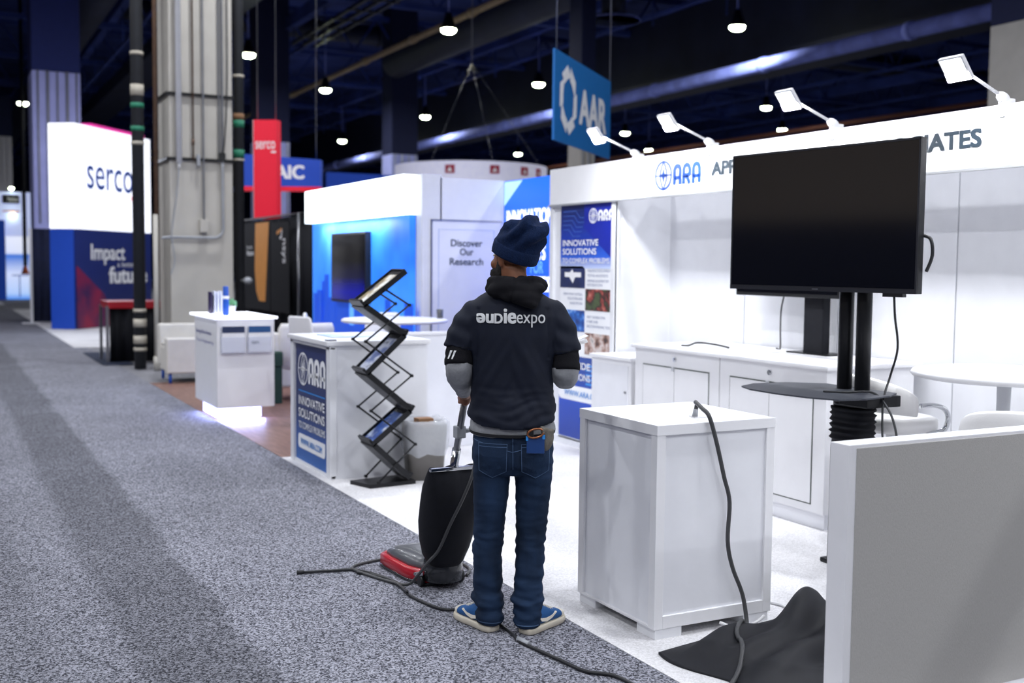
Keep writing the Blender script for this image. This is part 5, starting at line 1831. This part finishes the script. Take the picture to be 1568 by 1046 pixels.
hd = link('hood', fused(b, .006, 4, hood_fold), M['hood'], man)
for k, (p0, p1) in enumerate((((-.249, -.012, 1.265), (-.2535, -.034, 1.165)), ((.211, -.012, 1.25), (.2145, -.034, 1.146)))):
    b = B()
    q0, q1 = V(p0), V(p1)
    rings = []
    d = (q1 - q0).normalized()
    ax = EX
    ay = d.cross(ax).normalized()
    for i in range(9):
        t = i / 8
        r = .0585 + .002 * math.sin(i * 2.2) + .005 * t
        rings.append((q0.lerp(q1, t), r, r, ax, ay))
    b.loft(rings, 32)
    cuff = b.build('black_sleeve_cuff', M['hood'], man, True)
    if k == 0:
        cb = bvh_of(cuff)
        st = B()
        for q in range(2):
            x0_ = -.300 + .017 * q
            st.prism([(x0_, 1.195), (x0_ + .006, 1.195), (x0_ + .022, 1.232), (x0_ + .012, 1.232)], (0, 0, 0), EX, EZ, 0.0001)
        bm_ = st.bm
        bmesh.ops.delete(bm_, geom=[f for f in bm_.faces if f.normal.length and abs(f.normal.y) < .5], context='FACES_ONLY')
        conform('white_stripes', bm_, cb, M['print'], cuff, .002)


# --- shoes
def shoe(loc, rz, side):
    mw = Matrix.Translation(loc) @ Euler((0, 0, rz)).to_matrix().to_4x4()
    ol = [(.0, .0), (.026, .004), (.038, .03), (.040, .08), (.040, .12), (.047, .18), (.047, .225), (.036, .262), (.016, .284), (0, .287)]
    out = ol + [(-x, y) for x, y in reversed(ol[1:-1])]
    b = B()
    rings = []
    for z, g in ((.003, .0), (.006, .003), (.024, .003), (.030, .001), (.031, -.004)):
        rings.append([mw @ V((x + (g if x > 0 else -g if x < 0 else 0), y + g * (1 if y > .15 else -1), z)) for x, y in out])
    b._rings(rings)
    so = b.build('sole', M['sole'], man, True)
    b = B()
    R_ = mw.to_3x3()
    ax, ay = R_ @ EX, EZ
    b.loft([(mw @ V((0, y, z)), rx, rz_, ax, ay) for y, z, rx, rz_ in ((.004, .058, .018, .026), (.016, .062, .031, .036), (.05, .066, .036, .044), (.09, .068, .037, .046), (.13, .062, .040, .040), (.17, .052, .043, .030), (.21, .046, .044, .024), (.25, .042, .038, .019), (.272, .038, .026, .013), (.282, .036, .01, .007))], 28, 2.3)
    u = b.build('shoe', M['shoe_blue'], man, True)
    so.parent = u
    b = B()
    b.loft([(mw @ V((0, y, z)), rx, rz_, ax, ay) for y, z, rx, rz_ in ((.235, .0425, .0425, .0225), (.252, .041, .0385, .0205), (.272, .0385, .0275, .0145), (.284, .036, .011, .008))], 28, 2.3)
    b.build('toe_cap', M['shoe_white'], u, True)
    for sx in (-1, 1):
        b = B()
        o_ = mw @ V((sx * .0425, .04, .03))
        pts = [(.0, .042), (.03, .012), (.065, .004), (.10, .012), (.135, .030)]
        n_ = 0
        for i in range(4):
            (a0, h0), (a1, h1) = pts[i], pts[i + 1]
            w0, w1 = (.004, .013, .016, .012, .004)[i], (.004, .013, .016, .012, .004)[i + 1]
            xx = lambda a: sx * (.0365 + .0085 * min(1, max(0, (a - .0) / .13)) + .0015)
            vs = [mw @ V((xx(a0), .05 + a0, .035 + h0)), mw @ V((xx(a1), .05 + a1, .035 + h1)), mw @ V((xx(a1) - sx * .002, .05 + a1, .035 + h1 + w1)), mw @ V((xx(a0) - sx * .002, .05 + a0, .035 + h0 + w0))]
            vs += [v - R_ @ V((sx * .008, 0, 0)) for v in vs]
            b._add(vs, [(0, 1, 2, 3), (4, 7, 6, 5), (0, 4, 5, 1), (2, 6, 7, 3), (1, 5, 6, 2), (0, 3, 7, 4)])
        b.build('white_swoosh', M['shoe_white'], u)
    b = B()
    for i in range(4):
        y = .13 + .022 * i
        z = .104 - .0085 * i - .0003 * i * i
        b.tube([mw @ V((-.022, y, z - .012)), mw @ V((0, y + .004, z)), mw @ V((.022, y, z - .012))], .0035, seg=6)
    b.build('laces', M['shoe_white'], u)
    b = B()
    b.loft([(mw @ V((0, y, z)), rx, rz_, ax, ay) for y, z, rx, rz_ in ((.001, .088, .012, .010), (.012, .089, .024, .011), (.022, .089, .030, .010))], 20, 2.3)
    b.build('heel_tab', M['shoe_white'], u, True)
    return u


shoe((-.088, -.105, 0), math.radians(36), -1)
shoe((.044, -.135, 0), math.radians(-36), 1)

# --- things in the back pocket and in the hand
def held(name, label, cat, loc, group=None):
    o = thing(name, label, cat, MW @ V(loc), MROT, group)
    return o


def mloc(b):
    b.bm.transform(MW)
    return b


t = held('phone', 'blue and black phone sticking out of the right back pocket of the jeans', 'phone', (.085, -.15, .80))
mloc(B().bx(.045, .122, -.162, -.151, .80, .872, .004)).build('phone_case', M['phone'], t)
mloc(B().bx(.042, .052, -.164, -.150, .855, .874, .002).bx(.112, .124, -.164, -.150, .862, .880, .002)).build('blue_corners', M['sky_ink'], t)
t = held('key_ring', 'copper coloured ring hooked over the right back pocket', 'ring', (.08, -.15, .88))
b = B()
b.tube([(.083 + .034 * math.cos(2 * PI * i / 20 + .5), -.166, .888 + .016 * math.sin(2 * PI * i / 20 + .5) + .006 * math.cos(2 * PI * i / 20)) for i in range(19)], .0045, sub=2)
mloc(b).build('ring', M['bronze'], t)
b = B()
b.bx(.045, .075, -.164, -.150, .872, .898, .004)
mloc(b).build('strap', M['black'], t)
t = held('work_glove', 'grey work glove tucked into the right back pocket of the jeans', 'glove', (.13, -.14, .82))
b = B()
b.ell((.135, -.140, .855), (.026, .02, .05), (0, .25, 0), 14, 10)
for k in range(3):
    b.tube([(.118 + .016 * k, -.148, .875), (.112 + .020 * k, -.150, .900), (.108 + .024 * k, -.146, .915 - .012 * k)], .0095, seg=8)
mloc(b)
link('glove_body', fused(b, .005, 2), M['glove'], t)
t = held('folded_paper', 'folded white paper held in the right hand of the person', 'paper', (.24, .28, 1.2))
b = B()
b.prism([(0, 0), (.15, .0), (.14, .10), (-.01, .09)], (.185, .25, 1.2085), V((.95, -.1, .28)).normalized(), V((.1, .95, .1)).normalized(), .0015)
b.prism([(0, 0), (.16, .012), (.14, .10), (-.01, .09)], (.185, .25, 1.213), V((.90, -.06, .40)).normalized(), V((.1, .95, .1)).normalized(), .0015)
mloc(b).build('sheets', M['paper'], t)

# ------------------------------------------------------------------ upright vacuum cleaner
vc = thing('vacuum_cleaner', 'upright vacuum cleaner with black bag and red and grey floor head', 'vacuum cleaner', (2.23, 5.0, 0))
HT, HB = V((2.2, 4.67, 1.02)), V((2.215, 4.865, .56))
B().cyl(HB, HT, .0165, seg=18).build('handle', M['steel'], vc)
B().cyl(V((2.2165, 4.90, .45)), HB.lerp(HT, .35), .021, seg=18).build('lower_tube', M['chrome'], vc)
b = B()
p = HB.lerp(HT, .54)
b.bx(p.x - .024, p.x + .024, p.y - .024, p.y + .024, p.z - .03, p.z + .03, .008)
b.cyl(p, p + V((.085, -.02, .012)), .011, seg=12).cyl(p + V((.085, -.02, .012)), p + V((.09, -.02, .05)), .009, seg=12)
b.build('cord_hook', M['grey_pipe'], vc)
q0, q1 = V((2.225, 4.985, .13)), V((2.205, 4.80, .625))
ax, ay = EX, (q1 - q0).normalized().cross(EX) * -1
b = B()
rings = []
for t_, rx, ry in ((0, .088, .085), (.06, .105, .10), (.2, .128, .112), (.4, .142, .115), (.6, .146, .108), (.78, .145, .09), (.9, .138, .062), (.97, .132, .035), (1, .13, .018)):
    rings.append((q0.lerp(q1, t_) - ay * .01, rx, ry, ax, ay))
b.loft(rings, 48, 2.3)
bmesh.ops.subdivide_edges(b.bm, edges=list(b.bm.edges), cuts=1, use_grid_fill=True)
b.bm.normal_update()
for v in b.bm.verts:
    c = v.co
    k = (c.z - .13) / .5
    v.co += v.normal * (.008 * math.sin(c.x * 55 + 1 + c.z * 4) * max(0, k - .35) + .004 * nz(c.x * 12, c.y * 12, c.z * 7))
b.build('dust_bag', M['black_cloth'], vc, True)
B().bx(2.07, 2.34, 4.785, 4.812, .618, .634, .004).build('bag_clamp', M['chrome'], vc)
B().lathe([(.085, .03), (.098, .035), (.100, .10), (.092, .145), (.05, .15)], (2.23, 5.0, 0), 36).build('motor_base', M['vac_clear'], vc)
def head_rings(spec):
    out = []
    base = [(-.10, -.02), (.10, -.02), (.155, .12), (.172, .36), (.168, .44), (.13, .475), (-.13, .475), (-.168, .44), (-.172, .36), (-.155, .12)]
    for z, s, dy in spec:
        out.append([V((2.245 + x * s, 5.03 + dy + .22 + (y - .22) * s, z)) for x, y in base])
    return out
b = B()
b._rings(head_rings([(.006, .95, 0), (.012, 1.0, 0), (.06, 1.0, 0), (.072, .97, 0), (.074, .90, 0)]))
fh = b.build('floor_head', M['red'], vc)
b = B()
b._rings(head_rings([(.07, .86, .0), (.092, .84, 0), (.118, .70, -.02), (.135, .50, -.05), (.138, .3, -.07)]))
b.build('grey_hood', M['vac_grey'], fh)
b = B()
b._rings(head_rings([(.004, .99, 0), (.004, 1.015, 0), (.018, 1.015, 0), (.018, .99, 0)]))
b.build('bumper_strip', M['vac_clear'], fh)
B().ell((2.24, 5.16, .138), (.03, .03, .012)).build('red_pedal', M['red'], fh)
B().bx(2.085, 2.125, 5.0, 5.03, .06, .075, .003).build('latch', M['chrome'], fh)
for sx in (-1, 1):
    B().cyl((2.23 + sx * .1, 5.02, .032), (2.23 + sx * .12, 5.02, .032), .028, seg=20).build('wheel', M['black'], vc)
# its cord: from the hook over the bag to the floor
pc = p + V((.07, -.03, .02))
B().tube([pc + V((.01, .012, -.04)), pc, pc + V((.0, -.02, .0)), pc + V((-.005, -.02, -.1)), (2.236, 4.672, .62), (2.2, 4.70, .50), (2.17, 4.78, .36), (2.14, 4.845, .225), (2.10, 4.88, .16), (2.07, 4.93, .09), (2.05, 5.02, .02), (2.00, 5.15, .009), (1.93, 5.36, .009),
          (1.92, 5.47, .009), (2.01, 5.53, .009), (2.16, 5.56, .009), (2.34, 5.56, .009), (2.45, 5.4, .009), (2.47, 5.2, .009), (2.4, 5.08, .009)], .0075, seg=8).build('power_cord', M['cord'], vc)
t = thing('extension_cord', 'dark extension cord running past the feet of the person to the bottom edge', 'cord', (2.1, 4.5, 0))
B().tube([(1.665, 5.49, .01), (1.80, 5.455, .01), (1.92, 5.42, .009), (2.0, 5.25, .009), (2.02, 5.05, .009), (2.005, 4.88, .009), (2.034, 4.69, .009), (2.075, 4.60, .009), (2.165, 4.56, .009), (2.205, 4.42, .009), (2.198, 4.27, .009), (2.19, 4.16, .009), (2.174, 4.07, .009),
          (2.195, 3.93, .009), (2.219, 3.79, .009), (2.245, 3.65, .009), (2.32, 3.56, .009), (2.34, 3.40, .009), (2.36, 3.2, .009), (2.5, 2.8, .009)], .0075, seg=8).build('cord', M['cord_dark'], t)
B().cyl((2.178, 4.09, .012), (2.189, 4.01, .012), .012, seg=12).build('connector', M['grey_pipe'], t)
B().tube([(1.91, 5.37, .009), (1.98, 5.27, .009), (2.03, 5.12, .009), (2.015, 4.99, .01), (2.0, 4.9, .022)], .007, seg=8).build('cord_loop', M['cord_dark'], t)
B().cyl((1.665, 5.49, .011), (1.63, 5.495, .011), .011, seg=10).build('plug', M['cord_dark'], t)
